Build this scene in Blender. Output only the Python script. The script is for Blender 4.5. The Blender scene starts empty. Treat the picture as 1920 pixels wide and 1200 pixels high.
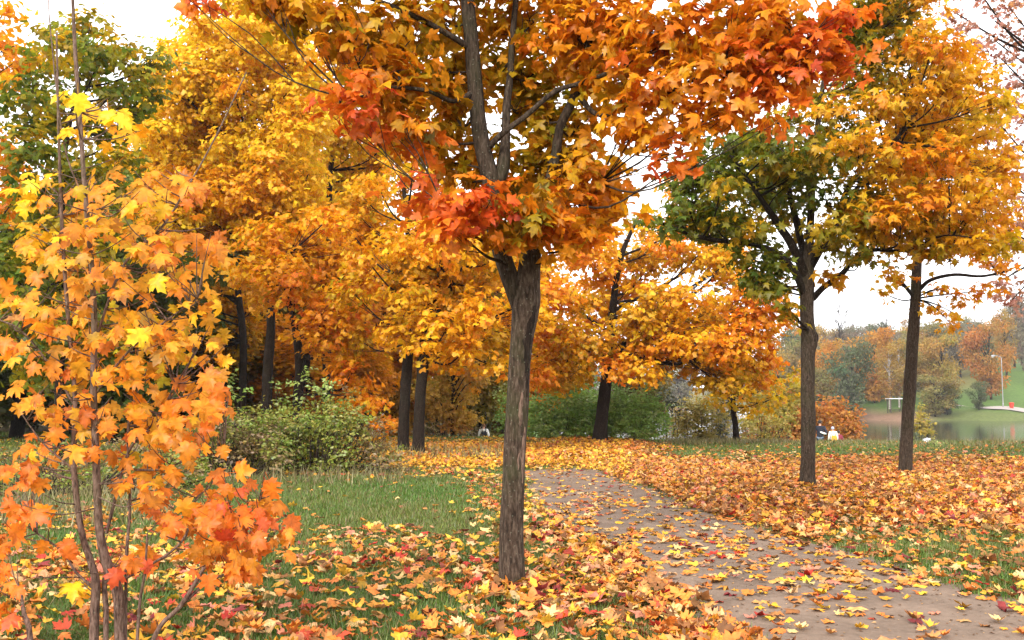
import bpy, bmesh, math, random
import numpy as np
from mathutils import Vector, Matrix

rng = np.random.default_rng(11)
random.seed(11)
R = math.radians
scene = bpy.context.scene
COL = scene.collection

# ------------------------------------------------------------------ camera
FPX, HZ, CAMZ = 1844.0, 740.0, 1.6
PITCH = math.atan((HZ - 600) / FPX)
cam_d = bpy.data.cameras.new('camera')
cam = bpy.data.objects.new('camera', cam_d)
COL.objects.link(cam)
cam.location = (0, 0, CAMZ)
cam.rotation_euler = (R(90) + PITCH, 0, 0)
cam_d.sensor_width = 36.0
cam_d.lens = 36.0 * FPX / 1920
cam_d.clip_start = 0.1
cam_d.clip_end = 5000
scene.camera = cam

# ------------------------------------------------------------------ sky, sun, exposure
SUN_EL, SUN_AZ = R(33), R(205)          # overcast: a wide soft sun behind the camera
world = bpy.data.worlds.new('World')
scene.world = world
world.use_nodes = True
wn, wl = world.node_tree.nodes, world.node_tree.links
wn.clear()
sky = wn.new('ShaderNodeTexSky')
sky.sky_type = 'NISHITA'
sky.sun_disc = False
sky.sun_elevation = SUN_EL
sky.sun_rotation = SUN_AZ
sky.dust_density = 4.0
mx = wn.new('ShaderNodeMix'); mx.data_type = 'RGBA'
mx.inputs[0].default_value = 0.9          # cloud cover
mx.inputs[7].default_value = (10.0, 9.9, 10.1, 1)
bg = wn.new('ShaderNodeBackground'); bg.inputs[1].default_value = 0.1
wo = wn.new('ShaderNodeOutputWorld')
wl.new(sky.outputs[0], mx.inputs[6]); wl.new(mx.outputs[2], bg.inputs[0]); wl.new(bg.outputs[0], wo.inputs[0])
sl = bpy.data.lights.new('sun', 'SUN'); sl.energy = 1.5; sl.angle = R(14); sl.color = (1, .95, .87)
so = bpy.data.objects.new('sun', sl); COL.objects.link(so)
sd = Vector((math.sin(SUN_AZ) * math.cos(SUN_EL), math.cos(SUN_AZ) * math.cos(SUN_EL), math.sin(SUN_EL)))
so.rotation_euler = sd.to_track_quat('Z', 'Y').to_euler()
so.location = (0, -10, 30)
vs = scene.view_settings
vs.view_transform = 'Standard'; vs.look = 'None'; vs.gamma = 1.0; vs.exposure = 1.55
vs.use_curve_mapping = False
cy = scene.cycles
cy.max_bounces = 6; cy.diffuse_bounces = 4; cy.glossy_bounces = 2; cy.transmission_bounces = 4
cy.transparent_max_bounces = 4; cy.volume_bounces = 0
cy.caustics_reflective = False; cy.caustics_refractive = False

# ------------------------------------------------------------------ projection helpers (layout in metres)
CP, SP = math.cos(PITCH), math.sin(PITCH)
def P(px, py, d):
    """point d metres in front of the camera (world Y) seen at pixel px,py of the 1920x1200 photograph"""
    u, v = (px - 960) / FPX, (600 - py) / FPX
    dy = CP - v * SP; dz = SP + v * CP
    return np.array([u / dy * d, d, CAMZ + dz / dy * d])
def to_px(p):
    p = np.asarray(p, float).reshape(-1, 3)
    y, z = p[:, 1], p[:, 2] - CAMZ
    dep = np.maximum(y * CP + z * SP, .05)
    v = (-y * SP + z * CP) / dep
    return np.stack([960 + FPX * p[:, 0] / dep, 600 - FPX * v], 1)
def sst(a, b, x):
    t = np.clip((np.asarray(x, float) - a) / (b - a), 0, 1)
    return t * t * (3 - 2 * t)
WATER = -2.9
def shore(x, y):
    a = x / np.maximum(y, 1)
    return 300 - 128 * sst(.265, .33, a) + 5 * np.sin(a * 60) + 3 * np.sin(a * 23 + 1)
def gz(x, y):
    x = np.asarray(x, float); y = np.asarray(y, float)
    n = .03 * np.sin(.7 * x + 1) * np.sin(.6 * y) + .02 * np.sin(1.3 * x + .4 * y + 2)
    s = sst(-15, -6, x)
    n = n - .16 * sst(18, 36, y) * sst(2, 7, x)
    a = x / np.maximum(y, 1)
    z = n - 2.75 * sst(35, 66, y) * s
    z = z - 1.9 * sst(68, 95, y) * sst(.02, .1, a) * s
    t = y - shore(x, y)
    hill = WATER - .3 + .12 * (t + 3) + .0 * t
    hill = np.where(t > 90, WATER - .3 + .12 * 93 + .055 * (t - 90), hill)
    hill = np.minimum(hill, 22 + .0 * t)
    hill = hill * 1.0
    low = sst(.33, .27, a)
    hill = hill * (1 - low) + (WATER + .3 + .02 * np.maximum(t, 0)) * low
    m = sst(-16, 0, t) * sst(-.02, .1, a)
    return z * (1 - m) + hill * m
def hit(px, py, y0=3., y1=700.):
    ys = np.concatenate([np.arange(y0, 60, .1), np.arange(60, y1, .5)])
    u, v = (px - 960) / FPX, (600 - py) / FPX
    dy = CP - v * SP; dz = SP + v * CP
    z = CAMZ + dz / dy * ys; x = u / dy * ys
    b = np.nonzero(z < gz(x, ys))[0]
    i = b[0] if len(b) else len(ys) - 1
    return np.array([x[i], ys[i], float(gz(x[i], ys[i]))])
def ground_at(px, d):
    x = P(px, HZ, d)[0]
    return np.array([x, d, float(gz(x, d))])

# ------------------------------------------------------------------ materials
def new_mat(name):
    m = bpy.data.materials.new(name); m.use_nodes = True
    m.node_tree.nodes.clear()
    return m, m.node_tree.nodes, m.node_tree.links
def simple(name, col, rough=.6, spec=.3, metal=0, noise=0.0, nscale=20):
    m, n, l = new_mat(name)
    b = n.new('ShaderNodeBsdfPrincipled'); o = n.new('ShaderNodeOutputMaterial')
    b.inputs['Base Color'].default_value = (*col, 1); b.inputs['Roughness'].default_value = rough
    b.inputs['Specular IOR Level'].default_value = spec; b.inputs['Metallic'].default_value = metal
    if noise:
        t = n.new('ShaderNodeTexNoise'); t.inputs['Scale'].default_value = nscale
        tc = n.new('ShaderNodeTexCoord'); l.new(tc.outputs['Object'], t.inputs['Vector'])
        r = n.new('ShaderNodeValToRGB')
        r.color_ramp.elements[0].color = (*[c * (1 - noise) for c in col], 1)
        r.color_ramp.elements[1].color = (*[min(1, c * (1 + noise)) for c in col], 1)
        r.color_ramp.elements[0].position = .3; r.color_ramp.elements[1].position = .7
        l.new(t.outputs[0], r.inputs[0]); l.new(r.outputs[0], b.inputs['Base Color'])
    l.new(b.outputs[0], o.inputs[0])
    return m
def leaf_mat(name, src='attr', trans=.5, gloss=.015, rough=.45, vein=False):
    """leaf blade: diffuse + translucent + a little gloss; colour is the leaf's own (attribute or object colour)"""
    m, n, l = new_mat(name)
    o = n.new('ShaderNodeOutputMaterial')
    at = n.new('ShaderNodeAttribute'); at.attribute_name = 'leafcol'
    oi = n.new('ShaderNodeObjectInfo')
    mul = n.new('ShaderNodeMix'); mul.data_type = 'RGBA'; mul.blend_type = 'MULTIPLY'; mul.inputs[0].default_value = 1
    l.new(at.outputs['Color'], mul.inputs[6]); l.new(oi.outputs['Color'], mul.inputs[7])
    colr = mul.outputs[2]
    # blotches within the blade
    t = n.new('ShaderNodeTexNoise'); t.inputs['Scale'].default_value = 26; t.inputs['Detail'].default_value = 2
    g = n.new('ShaderNodeNewGeometry'); l.new(g.outputs['Position'], t.inputs['Vector'])
    rp = n.new('ShaderNodeMapRange'); rp.inputs[1].default_value = .3; rp.inputs[2].default_value = .7
    rp.inputs[3].default_value = .72; rp.inputs[4].default_value = 1.2
    l.new(t.outputs[0], rp.inputs[0])
    m2 = n.new('ShaderNodeMix'); m2.data_type = 'RGBA'; m2.blend_type = 'MULTIPLY'; m2.inputs[0].default_value = 1
    l.new(colr, m2.inputs[6]); l.new(rp.outputs[0], m2.inputs[7])
    colr = m2.outputs[2]
    d = n.new('ShaderNodeBsdfDiffuse'); tr = n.new('ShaderNodeBsdfTranslucent'); gl = n.new('ShaderNodeBsdfGlossy')
    gl.inputs['Roughness'].default_value = rough; gl.inputs['Color'].default_value = (1, 1, 1, 1)
    l.new(colr, d.inputs[0]); l.new(colr, tr.inputs[0])
    a = n.new('ShaderNodeMixShader'); a.inputs[0].default_value = trans
    l.new(d.outputs[0], a.inputs[1]); l.new(tr.outputs[0], a.inputs[2])
    b = n.new('ShaderNodeMixShader'); b.inputs[0].default_value = gloss
    l.new(a.outputs[0], b.inputs[1]); l.new(gl.outputs[0], b.inputs[2])
    l.new(b.outputs[0], o.inputs[0])
    return m
def bark_mat(name, base, light, moss, mossamt=.45, vs=3.0, scale=9.0, bump=.6):
    m, n, l = new_mat(name)
    o = n.new('ShaderNodeOutputMaterial'); b = n.new('ShaderNodeBsdfPrincipled')
    b.inputs['Roughness'].default_value = .9; b.inputs['Specular IOR Level'].default_value = .15
    tc = n.new('ShaderNodeTexCoord')
    mp = n.new('ShaderNodeMapping'); mp.inputs['Scale'].default_value = (scale * 3.2, scale * 3.2, scale * 3.2 / 4.2)
    l.new(tc.outputs['Object'], mp.inputs[0])
    t = n.new('ShaderNodeTexNoise'); t.inputs['Scale'].default_value = 1.6; t.inputs['Detail'].default_value = 6; t.inputs['Roughness'].default_value = .65
    l.new(mp.outputs[0], t.inputs['Vector'])
    r = n.new('ShaderNodeValToRGB'); e = r.color_ramp.elements
    e[0].position = .36; e[0].color = (*[c * .35 for c in base], 1); e[1].position = .68; e[1].color = (*light, 1)
    e2 = r.color_ramp.elements.new(.5); e2.color = (*base, 1)
    l.new(t.outputs[0], r.inputs[0])
    t2 = n.new('ShaderNodeTexNoise'); t2.inputs['Scale'].default_value = 2.3; t2.inputs['Detail'].default_value = 5
    l.new(tc.outputs['Object'], t2.inputs['Vector'])
    r2 = n.new('ShaderNodeMapRange'); r2.inputs[1].default_value = .5; r2.inputs[2].default_value = .68
    r2.inputs[3].default_value = 0; r2.inputs[4].default_value = mossamt
    l.new(t2.outputs[0], r2.inputs[0])
    mm = n.new('ShaderNodeMix'); mm.data_type = 'RGBA'; mm.inputs[7].default_value = (*moss, 1)
    l.new(r2.outputs[0], mm.inputs[0]); l.new(r.outputs[0], mm.inputs[6])
    # lichen specks
    vo = n.new('ShaderNodeTexVoronoi'); vo.inputs['Scale'].default_value = 26
    l.new(tc.outputs['Object'], vo.inputs['Vector'])
    r3 = n.new('ShaderNodeMapRange'); r3.inputs[1].default_value = .1; r3.inputs[2].default_value = .2
    r3.inputs[3].default_value = .28; r3.inputs[4].default_value = 0
    l.new(vo.outputs['Distance'], r3.inputs[0])
    m3 = n.new('ShaderNodeMix'); m3.data_type = 'RGBA'; m3.inputs[7].default_value = (.26, .27, .2, 1)
    l.new(r3.outputs[0], m3.inputs[0]); l.new(mm.outputs[2], m3.inputs[6])
    l.new(m3.outputs[2], b.inputs['Base Color'])
    bp = n.new('ShaderNodeBump'); bp.inputs['Strength'].default_value = bump; bp.inputs['Distance'].default_value = .03
    l.new(t.outputs[0], bp.inputs['Height']); l.new(bp.outputs[0], b.inputs['Normal'])
    l.new(b.outputs[0], o.inputs[0])
    return m
def ground_mat(name, fine=22.0, amp=.45, rough=.95):
    m, n, l = new_mat(name)
    o = n.new('ShaderNodeOutputMaterial'); b = n.new('ShaderNodeBsdfPrincipled')
    b.inputs['Roughness'].default_value = rough; b.inputs['Specular IOR Level'].default_value = .1
    at = n.new('ShaderNodeAttribute'); at.attribute_name = 'gcol'
    tc = n.new('ShaderNodeTexCoord')
    t = n.new('ShaderNodeTexNoise'); t.inputs['Scale'].default_value = fine; t.inputs['Detail'].default_value = 5; t.inputs['Roughness'].default_value = .7
    t2 = n.new('ShaderNodeTexNoise'); t2.inputs['Scale'].default_value = 1.7; t2.inputs['Detail'].default_value = 4
    l.new(tc.outputs['Object'], t.inputs['Vector']); l.new(tc.outputs['Object'], t2.inputs['Vector'])
    ad = n.new('ShaderNodeMath'); ad.operation = 'ADD'; l.new(t.outputs[0], ad.inputs[0]); l.new(t2.outputs[0], ad.inputs[1])
    mr = n.new('ShaderNodeMapRange'); mr.inputs[1].default_value = .65; mr.inputs[2].default_value = 1.35
    mr.inputs[3].default_value = 1 - amp; mr.inputs[4].default_value = 1 + amp
    l.new(ad.outputs[0], mr.inputs[0])
    mu = n.new('ShaderNodeMix'); mu.data_type = 'RGBA'; mu.blend_type = 'MULTIPLY'; mu.inputs[0].default_value = 1
    l.new(at.outputs['Color'], mu.inputs[6]); l.new(mr.outputs[0], mu.inputs[7])
    l.new(mu.outputs[2], b.inputs['Base Color'])
    bp = n.new('ShaderNodeBump'); bp.inputs['Strength'].default_value = .5; bp.inputs['Distance'].default_value = .03
    l.new(t.outputs[0], bp.inputs['Height']); l.new(bp.outputs[0], b.inputs['Normal'])
    l.new(b.outputs[0], o.inputs[0])
    return m

M_LEAF = leaf_mat('maple_leaf')
M_DRY = leaf_mat('fallen_leaf', trans=.12, gloss=.02, rough=.5)
M_FAR = leaf_mat('far_foliage', trans=.3, gloss=.0)
M_BUSH = leaf_mat('bush_leaf', trans=.35, gloss=.035, rough=.4)
M_GRASS = leaf_mat('grass_blade', trans=.3, gloss=.03)
M_BARK = bark_mat('maple_bark', (.056, .037, .025), (.122, .09, .066), (.038, .046, .016), .75, bump=1.0)
M_BARK2 = bark_mat('dark_bark', (.015, .0095, .0065), (.036, .024, .017), (.018, .018, .008), .35)
M_BARK3 = bark_mat('grey_brown_bark', (.04, .027, .018), (.085, .062, .045), (.032, .034, .014), .5)
M_TWIG = bark_mat('twig_bark', (.035, .023, .017), (.065, .045, .032), (.03, .028, .012), .2, scale=14)
M_STEM = bark_mat('sapling_bark', (.13, .08, .06), (.22, .15, .12), (.08, .08, .035), .35, scale=14, bump=.3)
M_BIRCH = simple('birch_bark', (.3, .27, .24), .8, noise=.35, nscale=5)
M_GROUND = ground_mat('turf_and_soil')
M_PATH = ground_mat('trodden_dirt', 16, .34, .9)

# ------------------------------------------------------------------ object helpers
def link(name, data, parent=None):
    o = bpy.data.objects.new(name, data); COL.objects.link(o)
    if parent is not None: o.parent = parent
    return o
def tag(o, label=None, cat=None, group=None, kind=None):
    if label: o['label'] = label
    if cat: o['category'] = cat
    if group: o['group'] = group
    if kind: o['kind'] = kind
    return o
def empty(name, loc, label=None, cat=None, group=None):
    o = link(name, None); o.location = Vector([float(v) for v in loc]); o.empty_display_size = .2
    return tag(o, label, cat, group)
def raw_mesh(name, V, T, mats, colv=None, attr='leafcol', smooth=False, midx=None):
    """triangle mesh from arrays"""
    V = np.ascontiguousarray(V, np.float32).reshape(-1, 3); T = np.ascontiguousarray(T, np.int32).reshape(-1, 3)
    me = bpy.data.meshes.new(name)
    me.vertices.add(len(V)); me.vertices.foreach_set('co', V.ravel())
    me.loops.add(len(T) * 3); me.loops.foreach_set('vertex_index', T.ravel())
    me.polygons.add(len(T)); me.polygons.foreach_set('loop_start', np.arange(0, len(T) * 3, 3, dtype=np.int32))
    me.polygons.foreach_set('loop_total', np.full(len(T), 3, np.int32))
    if smooth: me.polygons.foreach_set('use_smooth', np.ones(len(T), bool))
    for m in (mats if isinstance(mats, (list, tuple)) else [mats]): me.materials.append(m)
    if midx is not None: me.polygons.foreach_set('material_index', np.ascontiguousarray(midx, np.int32))
    me.update(calc_edges=True)
    if colv is not None:
        c = np.ones((len(V), 4), np.float32); c[:, :3] = colv
        a = me.color_attributes.new(attr, 'FLOAT_COLOR', 'POINT')
        a.data.foreach_set('color', c.ravel())
    return me
class Geo:
    """collects triangles of one part"""
    def __init__(s): s.V = []; s.T = []; s.n = 0
    def add(s, V, T):
        V = np.asarray(V, float); s.V.append(V); s.T.append(np.asarray(T, int) + s.n); s.n += len(V)
    def mesh(s, name, mat, off=(0, 0, 0), smooth=True):
        return raw_mesh(name, np.concatenate(s.V) - np.asarray(off), np.concatenate(s.T), mat, smooth=smooth)
def catmull(pts, k):
    pts = np.asarray(pts, float)
    if len(pts) < 3:
        t = np.linspace(0, 1, k + 1)[:, None]; return pts[0] * (1 - t) + pts[-1] * t
    p = np.vstack([2 * pts[0] - pts[1], pts, 2 * pts[-1] - pts[-2]])
    out = []
    for i in range(1, len(p) - 2):
        for j in range(k):
            t = j / k
            out.append(.5 * (2 * p[i] + (p[i + 1] - p[i - 1]) * t + (2 * p[i - 1] - 5 * p[i] + 4 * p[i + 1] - p[i + 2]) * t * t
                             + (3 * p[i] - p[i - 1] - 3 * p[i + 1] + p[i + 2]) * t ** 3))
    out.append(pts[-1])
    return np.array(out)
def tube(g, pts, rad, sides=8, k=5, rough=0.0, flare=0.0, cap=True):
    """tapered, slightly uneven limb through pts; rad per point; returns centre line"""
    q = catmull(np.column_stack([np.asarray(pts, float), np.asarray(rad, float)]), k)
    C, r = q[:, :3], np.maximum(q[:, 3], .0008)
    n = len(C)
    tan = np.gradient(C, axis=0); tan /= np.linalg.norm(tan, axis=1)[:, None] + 1e-9
    ref = np.array([1., 0, 0]) if abs(tan[0][0]) < .8 else np.array([0, 1., 0])
    th = np.linspace(0, 2 * math.pi, sides, endpoint=False)
    ph = rng.random(8) * 6.28
    V = []
    for i in range(n):
        a = ref - tan[i] * ref.dot(tan[i]); a /= np.linalg.norm(a) + 1e-9; ref = a
        b = np.cross(tan[i], a)
        rr = np.full(sides, r[i])
        if rough:
            h = C[i][2]
            rr = rr * (1 + rough * (np.sin(3 * th + ph[0] + h * 1.3) * .6 + np.sin(5 * th + ph[1] - h * 2.1) * .5
                                    + .5 * np.sin(9 * th + ph[2] + h * 3) + .45 * np.sin(2 * th + ph[3] + h * 5) + .5 * np.sin(h * 9 + ph[4] + th)))
        if flare:
            f = math.exp(-max(0, (C[i][2] - C[0][2])) / .22)
            rr = rr * (1 + flare * f * (1 + .55 * np.sin(5 * th + ph[5]) + .3 * np.sin(3 * th + ph[6])))
        V.append(C[i] + rr[:, None] * (np.cos(th)[:, None] * a + np.sin(th)[:, None] * b))
    V = np.vstack(V)
    i0 = np.arange(n - 1)[:, None] * sides; j = np.arange(sides)[None]; j1 = (j + 1) % sides
    A = (i0 + j).ravel(); B = (i0 + j1).ravel(); D = A + sides; E = B + sides
    T = np.vstack([np.stack([A, B, E], 1), np.stack([A, E, D], 1)])
    if cap:
        V = np.vstack([V, C[-1]]); e = len(V) - 1; s0 = (n - 1) * sides
        T = np.vstack([T, np.stack([s0 + j[0], s0 + j1[0], np.full(sides, e)], 1)])
    g.add(V, T)
    return C, r
def nrmz(a): return a / (np.linalg.norm(a, axis=-1, keepdims=True) + 1e-9)

# ------------------------------------------------------------------ leaf shapes (unit leaf: base at 0,0 tip at 0,1)
def _fan(half, zf):
    right = np.array(half, float)
    left = right[1:-1][::-1] * [-1, 1]
    o = np.vstack([right, left])
    c = np.array([[0, .34]])
    xy = np.vstack([c, o])
    V = np.column_stack([xy, zf(xy)]); n = len(o)
    T = np.array([[0, 1 + i, 1 + (i + 1) % n] for i in range(n)])
    V[:, 0] *= 1.0
    return V, T[:, ::-1]
def _curl(xy):
    r = np.hypot(xy[:, 0], xy[:, 1] - .34)
    return -.55 * r * r + .12 * np.abs(xy[:, 0])
LF_HI = _fan([(0, 0), (.10, -.07), (.27, -.10), (.30, .0), (.50, .06), (.40, .16), (.34, .22), (.46, .30), (.66, .50), (.50, .50), (.45, .62), (.30, .52),
              (.22, .50), (.25, .66), (.30, .78), (.15, .80), (0, 1.05)], _curl)
LF_MID = _fan([(0, 0), (.26, -.10), (.48, .06), (.33, .22), (.66, .50), (.40, .56), (.22, .50), (.26, .74), (0, 1.05)], _curl)
LF_LOW = (np.array([[0, 0, 0], [.46, .02, -.1], [.28, .24, .03], [.62, .52, -.14], [.2, .5, .03], [0, 1.02, -.15], [-.2, .5, .03], [-.62, .52, -.14], [-.28, .24, .03], [-.46, .02, -.1]], float),
          np.array([[0, 1, 2], [2, 3, 4], [4, 5, 6], [6, 7, 8], [8, 9, 0], [0, 2, 8], [2, 4, 6], [2, 6, 8]]))
LF_STAR = (np.array([[0, 0, 0], [.55, .15, -.08], [.24, .42, .04], [.3, .8, -.1], [0, 1, -.12], [-.3, .8, -.1], [-.24, .42, .04], [-.55, .15, -.08]], float),
           np.array([[0, 1, 2], [2, 3, 4], [4, 5, 6], [6, 7, 0], [0, 2, 6], [2, 4, 6]]))
LF_OVAL = (np.array([[0, 0, 0], [.28, .45, .05], [0, 1, -.1], [-.28, .45, .05]], float), np.array([[0, 1, 2], [0, 2, 3]]))

def frames(yd, nr):
    Y = nrmz(yd); Z = nr - Y * (nr * Y).sum(1, keepdims=True); Z = nrmz(Z); X = np.cross(Y, Z)
    return X, Y, Z
def leaves_arrays(pos, yd, nr, size, col, tmpl, curl=None, crumple=.045):
    V0, T0 = tmpl; N = len(pos); k = len(V0)
    X, Y, Z = frames(yd, nr)
    cv = (np.ones(N) if curl is None else curl)
    asp = .85 + .3 * rng.random(N)
    L = V0[None] * np.ones((N, 1, 1))
    L[:, :, 0] *= asp[:, None]; L[:, :, 2] *= cv[:, None]
    L += rng.normal(size=L.shape) * [crumple * .7, crumple * .7, crumple]          # no two blades alike
    L *= np.asarray(size)[:, None, None]
    V = pos[:, None] + L[:, :, :1] * X[:, None] + L[:, :, 1:2] * Y[:, None] + L[:, :, 2:] * Z[:, None]
    T = T0[None] + (np.arange(N) * k)[:, None, None]
    # blade colour runs from the stalk to the lobe tips, which turn first
    rt = np.hypot(V0[:, 0], V0[:, 1] - .34); rt = np.clip((rt - .2) / .5, 0, 1)
    turn = np.clip(.12 + .16 * rng.normal(size=(N, 1)), -.15, .45) * rt[None]
    cc = np.repeat(col[:, None], k, 1) * (1 - turn[:, :, None] * np.array([.5, 1.1, .9]))
    return V.reshape(-1, 3), T.reshape(-1, 3), np.clip(cc, .003, .92).reshape(-1, 3)
def leaves_obj(name, pos, yd, nr, size, col, tmpl, mat, parent=None, off=(0, 0, 0), curl=None, kind='stuff'):
    V, T, c = leaves_arrays(pos, yd, nr, size, col, tmpl, curl)
    o = link(name, raw_mesh(name, V - np.asarray(off), T, mat, c), parent)
    if kind: o['kind'] = kind
    return o

# single-leaf meshes shared by the leaves that are objects of their own
def single_leaf(name, curl, fold, mat, stalk=.55):
    V0, T0 = LF_HI
    V = V0.copy(); r = np.hypot(V[:, 0], V[:, 1] - .34)
    V[:, 2] = -curl * r * r + fold * np.abs(V[:, 0]) + .05 * np.sin(V[:, 0] * 9 + curl * 20)
    T = T0.copy(); rt = np.clip((r - .2) / .5, 0, 1)[:, None]; c = 1.06 - rt * np.array([[.10, .26, .2]])
    if stalk:
        n = len(V); w = .012
        sv = np.array([[-w, .05, 0], [w, .05, 0], [-w, -stalk * .5, .04], [w, -stalk * .5, .04], [-w, -stalk, .12], [w, -stalk, .12]])
        V = np.vstack([V, sv]); c = np.vstack([c, np.tile([[.8, .45, .5]], (6, 1))])
        T = np.vstack([T, np.array([[0, 1, 3], [0, 3, 2], [2, 3, 5], [2, 5, 4]]) + n])
    return raw_mesh(name, V, T, mat, c)
ML = [single_leaf('maple_leaf_shape', a, b, M_LEAF) for a, b in ((.5, .1), (.8, .22), (.25, .3), (1.05, .05), (.6, -.2))]
MD = [single_leaf('fallen_leaf_shape', a, b, M_DRY, .4) for a, b in ((.3, .1), (-.7, .25), (.8, .3), (-.3, .5), (.55, -.15), (-1.0, .1))]
def leaf_object(name, mesh, pos, X, Y, Z, s, col, parent=None, off=(0, 0, 0)):
    o = bpy.data.objects.new(name, mesh); COL.objects.link(o)
    if parent is not None: o.parent = parent
    m = Matrix(((X[0] * s, Y[0] * s, Z[0] * s, pos[0] - off[0]), (X[1] * s, Y[1] * s, Z[1] * s, pos[1] - off[1]), (X[2] * s, Y[2] * s, Z[2] * s, pos[2] - off[2]), (0, 0, 0, 1)))
    o.matrix_basis = m
    o.color = (float(col[0]), float(col[1]), float(col[2]), 1)
    return o

# ------------------------------------------------------------------ leaf colours (reflectance, linear)
C = dict(pe1=(.74, .37, .025), pe2=(.74, .28, .02), pe3=(.72, .195, .018), lemon=(.90, .60, .028), yellow=(.90, .53, .016), gold=(.88, .43, .012), amber=(.84, .295, .009), orange=(.80, .195, .010), vermil=(.76, .105, .012),
         coral=(.74, .12, .04), red=(.50, .045, .025), wine=(.22, .03, .03), olive=(.44, .30, .008), moss=(.22, .20, .008), green=(.12, .18, .014), dark=(.05, .09, .012),
         lime=(.48, .40, .02), tan=(.50, .25, .075), cream=(.62, .38, .13), pink=(.50, .18, .10), brown=(.20, .085, .025), mauve=(.50, .26, .19), grey=(.3, .27, .16))
PAL = {
 'or': [('orange', 2.4), ('amber', 4), ('vermil', .4), ('gold', 1.8), ('olive', 1.4)],
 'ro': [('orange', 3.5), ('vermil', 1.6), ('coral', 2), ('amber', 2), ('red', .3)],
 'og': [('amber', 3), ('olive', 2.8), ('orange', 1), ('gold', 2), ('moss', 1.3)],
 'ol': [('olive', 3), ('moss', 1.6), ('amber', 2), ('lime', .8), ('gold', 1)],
 'ye': [('yellow', 5), ('gold', 1.6), ('lemon', 4), ('amber', .3)],
 'go': [('gold', 5), ('yellow', 2.5), ('amber', 2.5), ('olive', .4)],
 'am': [('amber', 4), ('gold', 3), ('orange', 2), ('yellow', .7), ('olive', .4)],
 'yo': [('gold', 3), ('olive', 2.5), ('yellow', 2), ('moss', .8), ('amber', 1)],
 'gr': [('green', 4), ('moss', 2.5), ('dark', 1.5), ('olive', .9)],
 'gy': [('moss', 2.5), ('green', 2), ('olive', 2), ('gold', 1.2), ('lime', .7)],
 'dg': [('dark', 3), ('green', 3), ('moss', 1.4), ('olive', .5)],
 'mv': [('mauve', 5), ('pink', 1), ('wine', .5), ('tan', 1.2)],
 'sy': [('pe1', 4), ('pe2', 3), ('lime', .4), ('yellow', 1), ('tan', .3)],
 'sa': [('pe2', 4), ('pe1', 2.5), ('pe3', 2), ('lime', .25)],
 'so': [('pe3', 4), ('pe2', 3), ('coral', .6)],
}
def pick(pal, n, jit=.14):
    names, w = zip(*PAL[pal]); w = np.array(w) / sum(w)
    c = np.array([C[k] for k in names])[rng.choice(len(names), n, p=w)]
    c2 = np.array([C[k] for k in names])[rng.choice(len(names), n, p=w)]
    t = rng.random((n, 1)) * .45
    c = c * (1 - t) + c2 * t
    return np.clip(c * (1 + jit * rng.normal(size=(n, 1))) * (1 + .05 * rng.normal(size=(n, 3))), .004, .85)

# ------------------------------------------------------------------ trees
def crown_points(pads, d, lsz, cover, spray=7, droop=.45):
    """pads: (px,py,rx,ry,depth offset,palette). Leaves sit in small sprays inside each pad."""
    PO, YD, NR, CO, SP, PI_ = [], [], [], [], [], []
    for i, (px, py, rx, ry, dd, pal) in enumerate(pads):
        dist = d + dd; s = dist / FPX
        c = P(px, py, dist); ax = np.array([rx * s, max(rx, ry) * s * .9, ry * s])
        lp = lsz / s
        n = int(cover * math.pi * rx * ry / (.42 * lp * lp)); m = max(3, n // spray)
        v = nrmz(rng.normal(size=(m, 3))); rr = rng.random((m, 1)) ** .42
        sc = c + v * rr * ax
        sdir = nrmz(v * [1, 1, .35] + .55 * rng.normal(size=(m, 3)) * [1, 1, .4] + [0, 0, .1])
        # leaves: along each spray's twig, in a loose flat layer
        k = spray
        t = (rng.random((m, k, 1)) - .5) * 2
        side = nrmz(np.cross(sdir, [0, 0, 1.]))
        off = sdir[:, None] * t * lsz * 1.5 + side[:, None] * rng.normal(size=(m, k, 1)) * lsz * .8 + rng.normal(size=(m, k, 3)) * [.25, .25, .3] * lsz
        pos = sc[:, None] + off
        yd = sdir[:, None] * .7 + side[:, None] * rng.normal(size=(m, k, 1)) * .8 + rng.normal(size=(m, k, 3)) * .3 + np.array([0, 0, -droop])
        nr = np.array([0, 0, 1.]) * .65 + v[:, None] * 1.0 + rng.normal(size=(m, k, 3)) * .38
        base = pick(pal, m)                                       # a spray tends to share its colour
        colr = base[:, None] * .55 + pick(pal, m * k).reshape(m, k, 3) * .45
        PO.append(pos.reshape(-1, 3)); YD.append(yd.reshape(-1, 3)); NR.append(nr.reshape(-1, 3)); CO.append(colr.reshape(-1, 3)); SP.append(sc)
        PI_.append(np.full(m, i))
    return map(np.concatenate, (PO, YD, NR, CO, SP, PI_))

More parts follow.
